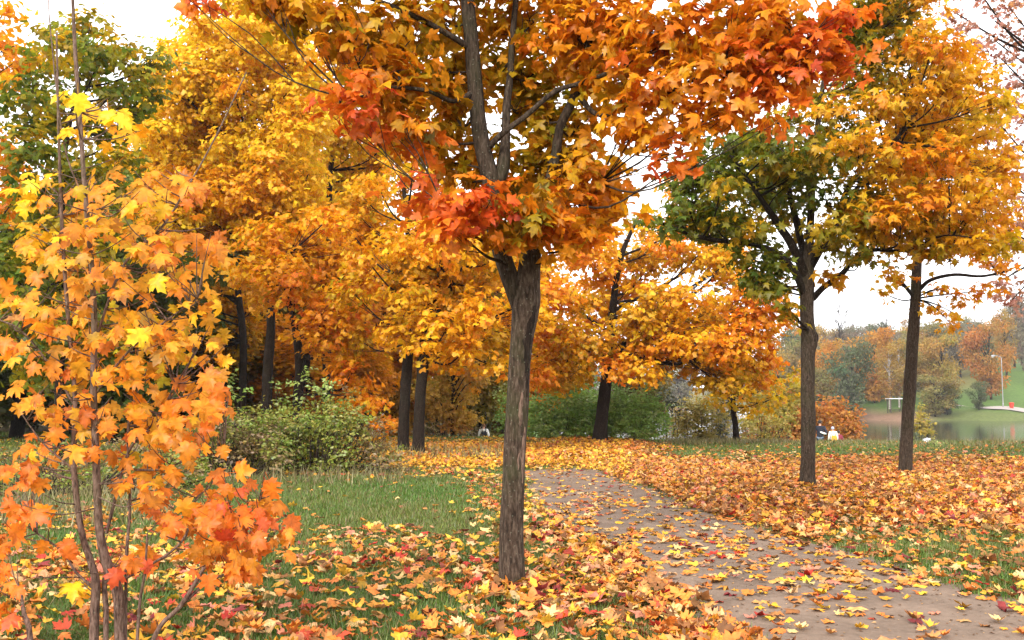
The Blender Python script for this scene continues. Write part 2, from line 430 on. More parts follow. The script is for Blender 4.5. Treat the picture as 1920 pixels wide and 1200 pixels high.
root_info = {}
def make_tree(name, label, d, trunk, limbs, pads, lsz=.17, cover=2.4, tmpl=LF_LOW, bark=M_BARK2, singles=0, tsides=12, rough=.05, flare=.35,
              auto=True, twig_frac=.5, group=None, cat='tree', mat=M_LEAF, limb_bark=None, spray=7, limb_r=.035, tone=1.0):
    s = d / FPX
    base = P(trunk[0][0], trunk[0][1], d); base[2] = gz(base[0], base[1]) - .03
    root = empty(name, base, label, cat, group)
    lb = limb_bark or bark
    g = Geo()
    tp = [P(a, b, d + (t[0] if t else 0)) for a, b, r, *t in trunk]; tp[0][2] = base[2]
    tr = [r * s for a, b, r, *t in trunk]
    TC, TR = tube(g, tp, tr, tsides, 6, rough, flare)
    link('trunk', g.mesh('trunk', bark, base), root)
    root_info[root.name] = (TC, TR, base)
    skel = [TC[len(TC) // 2:]]; skr = [TR[len(TC) // 2:]]
    for lm in limbs:
        g = Geo()
        lp = [P(a, b, d + (t[0] if t else 0)) for a, b, r, *t in lm]
        Cc, Rr = tube(g, lp, [r * s for a, b, r, *t in lm], 8, 5, rough * .7)
        link('limb', g.mesh('limb', lb, base), root); skel.append(Cc); skr.append(Rr)
    pos, yd, nr, col, sc, pi = crown_points(pads, d, lsz, cover, spray)
    col = col * tone
    # branches into every pad, from the nearest lower point of trunk or limb
    gb = []
    S0 = np.concatenate(skel); R0 = np.concatenate(skr); ntr = len(skel[0])
    tw = Geo(); ends = []
    for i, p in enumerate(pads):
        c = P(p[0], p[1], d + p[4])
        dv = S0 - c; dist = np.linalg.norm(dv * [1, 1, .8], axis=1) + np.maximum(dv[:, 2] + .1, 0) * 4
        if len(limbs) == 0:
            hor = np.hypot(dv[:, 0], dv[:, 1]); dist = np.abs(-dv[:, 2] - .55 * hor)
        j = int(np.argmin(dist)); a = S0[j]
        L = np.linalg.norm(c - a)
        mid = a * .5 + c * .5 + np.array([0, 0, -.10 * L if c[2] > a[2] else .12 * L]) + rng.normal(size=3) * .06 * L
        r0 = min(R0[j] * .75, max(limb_r * .4, .014 * L + .006))
        g = Geo(); Cc, _ = tube(g, [a, mid, c], [r0, r0 * .7, r0 * .35], 6, 4, .03)
        if limbs or len(pads) < 50 or i % 3 == 0: link('branch', g.mesh('branch', lb, base), root)
        else: Cc = Cc[-4:]
        ends.append(Cc)
    for q in range(len(sc)):
        if rng.random() > twig_frac: continue
        Cc = ends[pi[q]]; a = Cc[rng.integers(len(Cc) // 3, len(Cc))]; b = sc[q]; L = np.linalg.norm(b - a)
        mid = (a + b) / 2 + rng.normal(size=3) * .1 * L + [0, 0, -.04 * L]
        r0 = .0035 + .004 * L
        tube(tw, [a, mid, b], [r0, r0 * .75, r0 * .4], 3, 2, 0, cap=False)
    if tw.n:
        o = link('twigs', tw.mesh('twigs', M_TWIG, base), root); o['kind'] = 'stuff'
    size = lsz * (.7 + .5 * rng.random(len(pos)))
    curl = .5 + 1.1 * rng.random(len(pos))
    idx = np.zeros(len(pos), bool)
    if singles:
        uv = to_px(pos); inside = (uv[:, 0] > -20) & (uv[:, 0] < 1940) & (uv[:, 1] > -20) & (uv[:, 1] < 1220)
        score = pos[:, 1] - 20 * size + (~inside) * 1e3
        idx[np.argsort(score)[:singles]] = True
    cr = leaves_obj('crown', pos[~idx], yd[~idx], nr[~idx], size[~idx], col[~idx], tmpl, mat, root, base, curl[~idx])
    if singles:
        X, Y, Z = frames(yd[idx], nr[idx])
        for k in range(singles):
            leaf_object('leaf', ML[rng.integers(5)], pos[idx][k], X[k], Y[k], Z[k], size[idx][k], col[idx][k], cr, base)
    return root

# ================================================================== THE SETTING
def wob(x, y, k, ph):
    return (np.sin(k * x + ph) * np.sin(k * .83 * y + ph * 1.7) + np.sin(k * 1.9 * x + 1.3 * k * y + ph * 2.3) * .6 + np.sin(k * 3.1 * x - 2.3 * k * y + ph) * .4) / 2
# path edges, read off the photograph and laid on the ground
PL = [(950, 884), (985, 892), (992, 915), (1010, 950), (1060, 985), (1120, 1015), (1190, 1050), (1240, 1090), (1290, 1130), (1350, 1165), (1440, 1210), (1600, 1300), (1800, 1420)]
PR = [(1085, 878), (1120, 884), (1160, 902), (1230, 922), (1300, 957), (1400, 985), (1500, 1018), (1640, 1052), (1750, 1095), (1850, 1125), (1960, 1150), (2250, 1210), (2700, 1320)]
PLw = catmull([hit(*p) for p in PL], 8); PRw = catmull([hit(*p) for p in PR], 8)
def on_path(x, y):
    """1 on the trodden path, 0 off it, from the two edge lines (both run towards the camera)"""
    o1 = np.argsort(PLw[:, 1]); o2 = np.argsort(PRw[:, 1])
    xl = np.interp(y, PLw[o1, 1], PLw[o1, 0]); xr = np.interp(y, PRw[o2, 1], PRw[o2, 0])
    e = .12 * wob(x, y, 3.1, 1.)
    a = np.minimum(x - xl, xr - x) + e
    a = np.where((y > PLw[:, 1].max()) , -1, a)
    return np.clip(a / .25 + .5, 0, 1)
def leaf_density(x, y):
    """leaf cover on the ground (0..1)"""
    x = np.asarray(x, float); y = np.asarray(y, float)
    uv = to_px(np.column_stack([x, y, gz(x, y)])); px, py = uv[:, 0], uv[:, 1]
    n = wob(x, y, 1.1, .5) + .6 * wob(x, y, 2.7, 2.)
    pth = on_path(x, y)
    xl = np.interp(y, PLw[::-1, 1], PLw[::-1, 0]); xr = np.interp(y, PRw[::-1, 1], PRw[::-1, 0])
    right = (x > xr)
    den = np.zeros_like(x)
    # left of the path
    L = .27 + .34 * n + .20 * sst(1010, 1080, py)
    strip = sst(1.5, .2, np.abs(x - xl)) * sst(14, 10, y)                 # heap along the path edge
    L = np.maximum(L, .85 * strip)
    meadow = sst(280, 420, px) * sst(920, 840, px) * sst(880, 905, py) * sst(1060, 970, py + 18 * n)   # green glade
    L = L * (1 - .93 * meadow)
    L = L * (1 - .8 * sst(450, 250, px) * sst(1000, 930, py))
    # right of the path
    Rr = .93 + .1 * n
    Rr = Rr - (.62 + .15 * n) * sst(960, 1005, py - .04 * (px - 1640) + 10 * n) * sst(1480, 1600, px)
    Rr = Rr * (1 - .55 * sst(885, 862, py + 8 * n) * sst(1160, 1300, px))
    Rr = Rr * (1 - .85 * sst(866, 850, py + 6 * n) * sst(1160, 1300, px))
    den = np.where(right, Rr, L)
    far = sst(884, 868, py) * sst(1200, 1060, px) * sst(640, 740, px)      # yellow carpet below the far trees
    den = np.maximum(den, .97 * far * sst(828, 838, py))
    P_ = .13 + .15 * sst(980, 1010, py) * sst(1150, 1090, py) + .07 * n + .12 * sst(1180, 1330, px) * sst(1000, 960, py) * sst(900, 940, py)
    P_ = np.maximum(P_, .3 * sst(1180, 1100, px) * sst(930, 960, py))
    den = den * (1 - pth) + P_ * pth
    for tx, ty, rr in ((0, 8.5, .45), (5.09, 16.9, .6), (7.95, 19.9, .6), (3., 33.4, .9)):       # drifts against the trunks
        den = np.maximum(den, .92 * sst(rr * 1.6, rr * .5, np.hypot(x - tx, y - ty)))
    den = np.where((y > 36.5), den * .12, den)
    return np.clip(den, 0, .98)

# ---- ground: one sheet to the horizon
gx = np.concatenate([[-480, -400, -320], np.arange(-260, -40, 12), np.arange(-40, -16, 1.5), np.arange(-16, 21, .34), np.arange(21, 60, 1.5), np.arange(60, 320, 5), [340, 400, 480, 600]])
gy = np.concatenate([[-60, -20, -6, 0], np.arange(2, 40, .34), np.arange(40, 100, 1.6), np.arange(100, 320, 4), np.arange(320, 560, 10), [600, 680, 780]])
X, Y = np.meshgrid(gx, gy); x, y = X.ravel(), Y.ravel()
zz = gz(x, y)
ph = on_path(x, y)
GV = np.column_stack([x, y, zz])
nx, ny = len(gx), len(gy)
ii = (np.arange(ny - 1)[:, None] * nx + np.arange(nx - 1)[None]).ravel()
GT = np.vstack([np.stack([ii, ii + 1, ii + nx + 1], 1), np.stack([ii, ii + nx + 1, ii + nx], 1)])
gcol = np.tile(np.array([[.06, .10, .02]]), (len(x), 1))
dn = np.where((y > 3) & (y < 40), leaf_density(x, np.maximum(y, 3)), 0)
w = (wob(x, y, .9, 3) * .5 + .5)[:, None]
gcol = gcol * (1 - .45 * w) + np.array([[.08, .07, .03]]) * .45 * w
lit = sst(.45, .95, dn)[:, None]
gcol = gcol * (1 - .85 * lit) + np.array([[.15, .062, .017]]) * .85 * lit
near = sst(60, 36, y)[:, None]
farg = np.array([[.07, .12, .025]])
gcol = gcol * near + farg * (1 - near)
# woodland floor on the left, muddy rim of the lake
wd = (sst(-4, -9, x) * sst(18, 24, y))[:, None]
gcol = gcol * (1 - .8 * wd) + np.array([[.10, .06, .025]]) * .8 * wd
tt = y - shore(x, y)
a_ = x / np.maximum(y, 1)
mud = (sst(16, 9, tt) * sst(-12, -6, tt) * (y > 100) * (.25 + .75 * sst(.44, .41, a_)))[:, None]
gcol = gcol * (1 - mud) + np.array([[.16, .095, .06]]) * mud
wood = (sst(30, 60, tt) * sst(.52, .45, a_) * (y > 120))[:, None]
gcol = gcol * (1 - .7 * wood) + np.array([[.13, .085, .03]]) * .7 * wood
ground = link('ground', raw_mesh('ground', GV, GT, M_GROUND, gcol, 'gcol', True)); tag(ground, kind='structure')

# ---- dirt path: a sheet lying on the ground
nseg, ncr = 90, 14
t = np.linspace(0, 1, nseg)
def resamp(p):
    s = np.r_[0, np.cumsum(np.linalg.norm(np.diff(p, axis=0), axis=1))]; s /= s[-1]
    return np.column_stack([np.interp(t, s, p[:, k]) for k in range(3)])
a, b = resamp(PLw), resamp(PRw)
u = np.linspace(-.04, 1.04, ncr)[None, :, None]
q = a[:, None] * (1 - u) + b[:, None] * u
q[:, 0, :2] += rng.normal(size=(nseg, 2)) * .07; q[:, -1, :2] += rng.normal(size=(nseg, 2)) * .07
q = q.reshape(-1, 3); q[:, 2] = gz(q[:, 0], q[:, 1]) + .010
ii = (np.arange(nseg - 1)[:, None] * ncr + np.arange(ncr - 1)[None]).ravel()
T = np.vstack([np.stack([ii, ii + ncr, ii + ncr + 1], 1), np.stack([ii, ii + ncr + 1, ii + 1], 1)])
pc = np.tile(np.array([[.162, .116, .085]]), (len(q), 1)) * (1 + .12 * wob(q[:, 0], q[:, 1], 1.3, 4.))[:, None]
pn = link('path', raw_mesh('path', q, T, M_PATH, pc, 'gcol', True)); tag(pn, kind='structure')

# ---- lake
m, n, l = new_mat('lake_water')
o_ = n.new('ShaderNodeOutputMaterial'); b_ = n.new('ShaderNodeBsdfPrincipled')
b_.inputs['Base Color'].default_value = (.025, .03, .02, 1); b_.inputs['Roughness'].default_value = .08; b_.inputs['IOR'].default_value = 1.33
tn = n.new('ShaderNodeTexNoise'); tn.inputs['Scale'].default_value = 1.4; tn.inputs['Detail'].default_value = 3
tc = n.new('ShaderNodeTexCoord'); l.new(tc.outputs['Object'], tn.inputs['Vector'])
bp = n.new('ShaderNodeBump'); bp.inputs['Strength'].default_value = .07; bp.inputs['Distance'].default_value = .08
l.new(tn.outputs[0], bp.inputs['Height']); l.new(bp.outputs[0], b_.inputs['Normal']); l.new(b_.outputs[0], o_.inputs[0])
M_WATER = m
V = np.array([[2, 66, WATER], [420, 66, WATER], [420, 560, WATER], [2, 560, WATER]], float)
lake = link('water', raw_mesh('water', V, [[0, 1, 2], [0, 2, 3]], M_WATER)); tag(lake, kind='structure')

# ---- footpath on the far bank
fp = catmull([hit(1770, 757, 120), hit(1800, 761, 120), hit(1850, 766, 120), hit(1920, 771, 120), hit(1990, 774, 120)], 8)
wv = np.array([0, 1., 0]) * 2.2
Vf = np.vstack([np.vstack([p - wv, p + wv]) for p in fp]); Vf[:, 2] = gz(Vf[:, 0], Vf[:, 1]) + .12
Tf = np.vstack([[[2 * i, 2 * i + 2, 2 * i + 3], [2 * i, 2 * i + 3, 2 * i + 1]] for i in range(len(fp) - 1)])
o = link('footpath', raw_mesh('footpath', Vf, Tf, simple('pale_gravel', (.3, .26, .235), .9, noise=.15, nscale=3))); tag(o, kind='structure')

# ---- grass: blades over the near ground, shorter tufts among the leaves
def scatter(n, y0, y1, spread, pw=1.0):
    y = y0 + (y1 - y0) * rng.random(n) ** pw
    x = (rng.random(n) * 2 - 1) * (spread * y + 1.2)
    return x, y
def blades(name, x, y, h, wdt, col):
    n = len(x); z = gz(x, y)
    ang = rng.random(n) * 6.283; lean = np.abs(rng.normal(size=n)) * .8 * h
    dx, dy = np.cos(ang), np.sin(ang)
    B = np.column_stack([x, y, z - .005]); S = np.column_stack([-dy, dx, np.zeros(n)]) * wdt[:, None] * .5
    Tip = B + np.column_stack([dx * lean, dy * lean, h])
    V = np.stack([B - S, B + S, Tip], 1).reshape(-1, 3)
    T = np.arange(n * 3).reshape(-1, 3)
    return raw_mesh(name, V, T, M_GRASS, np.repeat(col, 3, 0))
gxs, gys = [], []
for n_, y0, y1 in ((170000, 5.0, 10.5), (210000, 10, 19), (150000, 18, 42)):
    x, y = scatter(n_, y0, y1, .60)
    gxs.append(x); gys.append(y)
x = np.concatenate(gxs); y = np.concatenate(gys)
keep = (rng.random(len(x)) > on_path(x, y) * 1.15) & (rng.random(len(x)) > leaf_density(x, y) * .62)
x, y = x[keep], y[keep]
n_ = len(x)
patch = np.clip(.5 + wob(x, y, .9, 3) * .6 + rng.normal(size=n_) * .2, 0, 1)[:, None]
gc = np.array([[.075, .155, .018]]) * (1 - patch) + np.array([[.13, .155, .025]]) * patch
dryb = rng.random(n_) < .16
gc[dryb] = np.array([.22, .16, .065]); gc *= (1 + .22 * rng.normal(size=(n_, 1))); gc = np.clip(gc, .01, .6)
hh = (.03 + .06 * rng.random(n_) ** 1.5) * (1 + .35 * wob(x, y, 2.2, 5.)) * (1 + .5 * (y > 30)) * np.where(leaf_density(x, y) > .6, .8, 1)
go = link('grass', blades('grass', x, y, hh, .005 + .0008 * y, gc))
tag(go, 'short green grass showing between the fallen leaves', 'grass', kind='stuff')
# tall dry grass at the wood's edge
DX, DY = [], []
for (pa, pb, d0, d1, k) in ((0, 330, 12, 17, 2000), (400, 760, 17.4, 20, 900), (700, 950, 24, 28, 1500), (1480, 1930, 33, 37, 1200), (1230, 1480, 34.5, 38, 1500)):
    pxs = pa + (pb - pa) * rng.random(k); dd = d0 + (d1 - d0) * rng.random(k)
    DX.append((pxs - 960) / FPX * dd); DY.append(dd)
x = np.concatenate(DX); y = np.concatenate(DY); n_ = len(x)
dc = np.array([[.24, .17, .085]]) * (1 - .7 * rng.random((n_, 1))) + np.array([[.10, .13, .03]]) * rng.random((n_, 1))
hh = np.where((y > 33), .10 + .16 * rng.random(n_), .06 + .34 * rng.random(n_) ** 2)
o = link('dry_grass', blades('dry_grass', x, y, hh, .006 + .0009 * y, dc))
tag(o, 'tall dry grass along the edge of the wood and lawn', 'dry grass', kind='stuff')

# ================================================================== TREES IN THE PARK
def pads_fill(poly, n, rx, ry, dd, pal):
    """n pads spread over a polygon given in photograph pixels"""
    poly = np.array(poly, float); x0, y0 = poly.min(0); x1, y1 = poly.max(0)
    out = []; tries = 0
    while len(out) < n and tries < 6000:
        tries += 1
        x, y = x0 + (x1 - x0) * rng.random(), y0 + (y1 - y0) * rng.random()
        c = False; j = len(poly) - 1
        for i in range(len(poly)):
            if (poly[i][1] > y) != (poly[j][1] > y) and x < (poly[j][0] - poly[i][0]) * (y - poly[i][1]) / (poly[j][1] - poly[i][1]) + poly[i][0]: c = not c
            j = i
        if not c: continue
        if any(((x - o[0]) / rx) ** 2 + ((y - o[1]) / ry) ** 2 < .45 for o in out) and tries < 3000: continue
        p = pal(x, y) if callable(pal) else pal
        k = .8 + .4 * rng.random()
        out.append((x, y, rx * k, ry * k, dd[0] + (dd[1] - dd[0]) * rng.random(), p))
    return out

# ---- the big orange maple beside the path
main_trunk = [(960, 1086, 21.6), (959, 1040, 21.6), (960, 960, 21.6), (963, 880, 20.7), (968, 790, 20.4), (973, 700, 20.4), (978, 640, 21.6), (984, 590, 25.1), (988, 560, 25.9), (990, 535, 23.3), (993, 500, 20.7), (997, 460, 19.1), (1000, 425, 16.5)]
main_limbs = [
 [(984, 612, 12), (970, 560, 17), (946, 492, 17), (931, 440, 16.5), (922, 390, 16.5), (922, 345, 17), (906, 280, 16), (896, 215, 15), (890, 150, 14.5), (883, 70, 14), (876, 0, 13), (868, -120, 11), (860, -300, 7)],
 [(922, 360, 13), (942, 318, 13, .05), (948, 260, 9, .1), (950, 200, 8, .15), (957, 140, 7, .2), (962, 60, 6, .2), (975, -80, 5, .3)],
 [(1000, 440, 19), (1010, 405, 12, .1), (1025, 360, 10, .15), (1040, 300, 10, .2), (1050, 240, 9, .2), (1075, 185, 9, .2), (1090, 140, 8, .1), (1110, 40, 7, 0), (1120, -120, 6, 0)],
 [(912, 280, 7), (945, 248, 6, -.1), (985, 218, 5.5, -.1), (1040, 172, 5, -.1), (1090, 155, 4.5, -.2), (1180, 120, 4, -.3), (1290, 60, 3, -.4)],
 [(884, 92, 7), (850, 70, 6, -.1), (800, 42, 5.5, -.2), (740, 14, 5, -.3), (670, -10, 4, -.4), (560, -30, 3, -.4)],
 [(1080, 175, 6, .1), (1120, 215, 4.5, -.1), (1170, 205, 4, -.3), (1220, 190, 3.5, -.5), (1310, 146, 3.5, -.8), (1400, 128, 3, -.9), (1500, 80, 2.5, -1)],
 [(890, 170, 5), (850, 190, 4.5, -.2), (800, 170, 4, -.4), (720, 165, 3, -.5), (660, 190, 2.5, -.6)],
 [(925, 430, 5), (900, 410, 3.5, -.3), (860, 390, 3, -.5), (830, 385, 2, -.6)],
 [(1015, 380, 5, .1), (1060, 370, 4, .1), (1120, 345, 3, .1)],
]
mp = [
 (355, 0, 55, 18, -.6, 'ro'), (480, -10, 70, 35, -.5, 'og'), (560, 10, 80, 45, -.6, 'og'), (640, 30, 80, 60, -.5, 'og'), (520, 22, 30, 25, -.4, 'or'), (735, 60, 90, 70, -.2, 'og'), (650, 90, 45, 35, -.6, 'or'),
 (700, 130, 80, 50, -.5, 'or'), (665, 185, 50, 35, -.7, 'ro'), (650, 225, 35, 28, -.7, 'ro'), (690, 228, 38, 24, -.7, 'ro'), (765, 165, 80, 60, -.3, 'og'), (740, 215, 60, 40, -.4, 'or'), (830, 130, 70, 70, .3, 'ol'), (820, 40, 80, 60, .2, 'og'),
 (800, 250, 70, 45, .1, 'og'), (850, 215, 50, 60, .4, 'og'), (780, 285, 35, 25, -.3, 'ro'), (795, 340, 18, 12, -.4, 'ro'), (850, 305, 60, 40, .3, 'og'),
 (870, 385, 60, 38, -.7, 'ro'), (835, 400, 40, 26, -.8, 'ro'), (915, 385, 45, 36, -.7, 'ro'), (870, 445, 42, 25, -.7, 'ro'), (915, 440, 30, 20, -.6, 'or'), 
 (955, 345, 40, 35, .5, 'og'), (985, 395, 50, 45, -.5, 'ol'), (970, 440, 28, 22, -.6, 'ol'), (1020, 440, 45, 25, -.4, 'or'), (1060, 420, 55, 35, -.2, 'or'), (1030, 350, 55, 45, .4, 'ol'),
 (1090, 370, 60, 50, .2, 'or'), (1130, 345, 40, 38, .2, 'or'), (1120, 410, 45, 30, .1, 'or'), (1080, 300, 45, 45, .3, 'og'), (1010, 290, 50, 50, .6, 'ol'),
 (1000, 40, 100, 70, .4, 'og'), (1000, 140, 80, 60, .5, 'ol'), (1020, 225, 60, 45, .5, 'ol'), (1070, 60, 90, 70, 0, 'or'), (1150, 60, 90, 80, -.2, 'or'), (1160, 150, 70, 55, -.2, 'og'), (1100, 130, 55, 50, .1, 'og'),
 (1180, 215, 55, 35, -.4, 'or'), (1215, 250, 45, 32, -.5, 'or'), (1250, 60, 100, 85, -.5, 'or'), (1270, 160, 85, 60, -.6, 'or'), (1280, 235, 60, 40, -.6, 'or'), (1258, 290, 30, 24, -.6, 'ro'), (1255, 318, 14, 14, -.6, 'ro'),
 (1360, 60, 100, 80, -.7, 'or'), (1370, 150, 80, 55, -.8, 'or'), (1350, 215, 55, 30, -.8, 'or'), (1430, 110, 70, 60, -.9, 'ro'), (1455, 180, 45, 35, -.9, 'ro'), (1440, 225, 22, 20, -.9, 'ro'), (1475, 40, 90, 60, -.9, 'or'),
 (1510, 110, 60, 50, -1, 'ro'), (1560, 80, 45, 45, -1, 'ro'), (1580, 130, 25, 22, -1, 'ro'), (1560, 20, 50, 30, -1, 'ro'), (1480, 150, 50, 30, -.9, 'or'),
 (620, -90, 140, 60, -.3, 'or'), (820, -110, 150, 80, 0, 'og'), (1000, -110, 150, 80, .4, 'or'), (1200, -100, 160, 80, 0, 'or'), (1400, -80, 150, 70, -.5, 'or'), (760, -260, 170, 100, 0, 'or'), (960, -300, 180, 110, 0, 'or'), (1160, -260, 170, 100, 0, 'or'),
 (900, -40, 80, 50, .6, 'og'), (1090, -40, 90, 60, .5, 'or'), (930, 270, 30, 30, .7, 'ol'),
 (860, 160, 60, 50, .6, 'og'), (925, 130, 40, 60, .8, 'ol'), (985, 200, 50, 50, .7, 'ol'), (1060, 290, 50, 45, .6, 'og'), (960, 420, 40, 25, .6, 'og'), (1090, 230, 40, 40, .4, 'og'), (930, 340, 40, 40, .7, 'og'), (1000, 350, 40, 40, .7, 'ol'), (860, 330, 50, 40, .6, 'og'),
 (965, 385, 40, 35, -.5, 'og'), (1010, 415, 45, 30, -.5, 'or'), (1060, 390, 50, 40, -.3, 'or'), (1100, 440, 45, 26, -.2, 'or'), (1145, 385, 32, 32, 0, 'or'), (1070, 465, 35, 18, -.3, 'or'), (940, 455, 34, 18, -.6, 'or'), (1050, 330, 45, 35, -.2, 'og'), (1110, 320, 40, 35, 0, 'or'), (810, 380, 30, 20, -.7, 'ro'),
]
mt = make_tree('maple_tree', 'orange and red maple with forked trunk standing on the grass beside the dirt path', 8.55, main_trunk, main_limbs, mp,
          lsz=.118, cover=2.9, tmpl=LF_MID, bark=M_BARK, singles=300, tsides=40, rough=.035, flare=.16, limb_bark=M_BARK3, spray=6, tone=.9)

# dark scar and pale wounds in its bark, slightly proud of the trunk
TC, TR, tb = root_info[mt.name]
M_SCAR = bark_mat('scarred_bark', (.016, .010, .007), (.04, .026, .018), (.02, .022, .009), .3)
M_WOUND = bark_mat('pale_wound', (.15, .095, .07), (.24, .17, .13), (.1, .08, .05), .3)
trunk_o = [c for c in mt.children if c.name.startswith('trunk')][0]
for name, za, zb, a0, a1, mat in (('scar', 575, 700, 10, 62, M_SCAR), ('scar', 690, 745, 40, 70, M_SCAR), ('wound', 735, 800, 8, 34, M_WOUND), ('wound', 800, 905, 38, 66, M_WOUND), ('wound', 845, 880, 18, 28, M_WOUND)):
    z1, z0 = P(970, za, 8.55)[2], P(970, zb, 8.55)[2]; V = []; nh, na = 16, 8
    for i in range(nh):
        f = i / (nh - 1); z = z0 + (z1 - z0) * f
        j = int(np.argmin(np.abs(TC[:, 2] - z))); c = np.array([np.interp(z, TC[:, 2], TC[:, 0]), np.interp(z, TC[:, 2], TC[:, 1]), z]); r = np.interp(z, TC[:, 2], TR)
        wd_ = math.sin(math.pi * min(.98, max(.02, f))) ** .5
        am, ah = (a0 + a1) / 2 + 3 * math.sin(f * 9), (a1 - a0) / 2 * wd_ * (1 + .22 * math.sin(f * 23 + za))
        for q in range(na):
            g_ = q / (na - 1); an = R(am + ah * (2 * g_ - 1)); rr = r * (1 + .045 * math.sin(math.pi * g_) + (.03 if 0 < q < na - 1 else -.05))
            V.append(c + np.array([math.sin(an) * rr, -math.cos(an) * rr, 0]))
    ii = (np.arange(nh - 1)[:, None] * na + np.arange(na - 1)[None]).ravel()
    T = np.vstack([np.stack([ii, ii + 1, ii + na + 1], 1), np.stack([ii, ii + na + 1, ii + na], 1)])
    link(name, raw_mesh(name, np.array(V) - tb, T, mat, smooth=True), trunk_o)

# ---- green and gold maple beyond the path
gm_trunk = [(1516, 916, 14.3), (1515, 880, 13.3), (1515, 800, 12.9), (1514, 720, 12.9), (1515, 665, 12.9), (1517, 640, 14.7), (1514, 610, 12.9), (1513, 560, 12.9), (1515, 520, 12.0), (1516, 490, 10.1), (1519, 430, 7.4), (1523, 350, 6.4), (1530, 270, 5.5), (1540, 180, 4.6), (1560, 60, 3.7)]
gm_limbs = [
 [(1512, 520, 9), (1485, 460, 8, -.2), (1462, 425, 7, -.3), (1432, 380, 5, -.5), (1390, 320, 4, -.6), (1370, 290, 3, -.6)],
 [(1508, 555, 7), (1490, 510, 7, -.2), (1455, 475, 6, -.4), (1410, 458, 5, -.6), (1340, 450, 4.5, -.8), (1285, 436, 4, -.9), (1215, 408, 3, -1)],
 [(1520, 500, 8), (1545, 455, 7, -.3), (1568, 410, 6, -.4), (1592, 350, 5, -.5), (1640, 300, 4, -.6), (1700, 240, 3, -.6)],
 [(1520, 490, 6), (1562, 445, 5, .2), (1590, 390, 5, .4), (1620, 335, 4, .5), (1680, 290, 3, .5)],
 [(1524, 560, 6), (1545, 538, 5.5, -.2), (1580, 512, 5, -.3), (1600, 487, 4.5, -.4), (1635, 469, 4, -.5), (1700, 470, 3, -.6), (1780, 450, 2.5, -.7)],
 [(1512, 500, 7), (1497, 430, 7, .3), (1478, 350, 6, .5), (1465, 270, 4, .6), (1450, 180, 3, .8)],
 [(1519, 620, 8), (1524, 628, 9.5), (1527, 636, 8), (1527, 646, 4)],
]
def gmpal(x, y):
    t = (x - 1500) / 300 - (y - 280) / 900 + rng.normal() * .22
    if y < 150 and x < 1690: return 'gy'
    if t < -.02: return 'gr' if rng.random() < .7 else 'gy'
    if t < .36: return 'gy' if rng.random() < .75 else 'yo'
    if t < .62: return 'yo' if rng.random() < .7 else 'go'
    return 'go' if rng.random() < .6 else ('am' if rng.random() < .6 else 'yo')
gp = pads_fill([(1230, 390), (1300, 290), (1420, 250), (1500, 200), (1590, 150), (1600, 0), (1600, -120), (1720, -120), (1760, 60), (1850, 150), (1880, 260), (1860, 400), (1880, 460), (1780, 480), (1650, 440), (1640, 500), (1560, 480), (1560, 360), (1480, 350), (1470, 460), (1460, 560), (1400, 540), (1430, 440), (1330, 440), (1240, 430)],
               104, 46, 32, (-1.7, 1.7), gmpal)
gp += [(1240, 410, 40, 16, -1, 'gr'), (1210, 400, 22, 12, -1, 'gy'), (1300, 380, 60, 35, -.8, 'gr'), (1340, 320, 50, 35, -.6, 'gr'), (1390, 440, 50, 25, -.8, 'gr'), (1420, 520, 35, 22, -.8, 'gr'), (1465, 565, 28, 18, -.6, 'gy'), (1450, 500, 30, 25, -.7, 'gr'), (1400, 480, 40, 20, -.9, 'gr'), (1440, 545, 34, 22, -.8, 'gr'), (1475, 590, 18, 12, -.6, 'gy'), (1270, 425, 44, 18, -1, 'gr'), (1340, 410, 50, 26, -1, 'gr'), (1310, 330, 40, 30, -.8, 'gr'), (1380, 270, 50, 30, -.6, 'gr'), (1640, 440, 50, 22, -.5, 'ol'), (1760, 470, 50, 18, -.9, 'ol'), (1620, 60, 50, 40, 0, 'gy'), (1660, 20, 50, 40, .3, 'gy'), (1620, 150, 50, 35, -.3, 'gy'), (1560, 520, 28, 25, -.3, 'go'),
       (1530, 440, 60, 25, 1.2, 'gy'), (1600, 420, 50, 25, .8, 'ol'), (1660, 420, 60, 25, -.7, 'ol'), (1720, 440, 60, 30, -.9, 'ol'), (1800, 430, 60, 35, -.9, 'og'), (1850, 480, 30, 22, -.9, 'am'), (1480, 300, 60, 35, -1.3, 'gy'), (1540, 290, 50, 25, -1.5, 'gy'), (1610, 270, 60, 28, -1.5, 'go'), (1690, 300, 60, 35, -1.4, 'am'),
       (1640, 380, 60, 35, -1.2, 'go'), (1740, 380, 60, 35, -1.2, 'am'), (1820, 390, 45, 25, -1, 'am'), (1690, 190, 70, 35, -1.2, 'go'), (1780, 160, 60, 35, -1, 'go'), (1700, 90, 60, 40, -.4, 'go')]
make_tree('maple_tree', 'dark green and gold maple with knobbly trunk in the leaf carpet past the path', 16.9, gm_trunk, gm_limbs, gp,
          lsz=.145, cover=2.7, tmpl=LF_LOW, bark=M_BARK3, singles=300, tsides=20, rough=.06, flare=.12, limb_bark=M_BARK2, tone=.85)

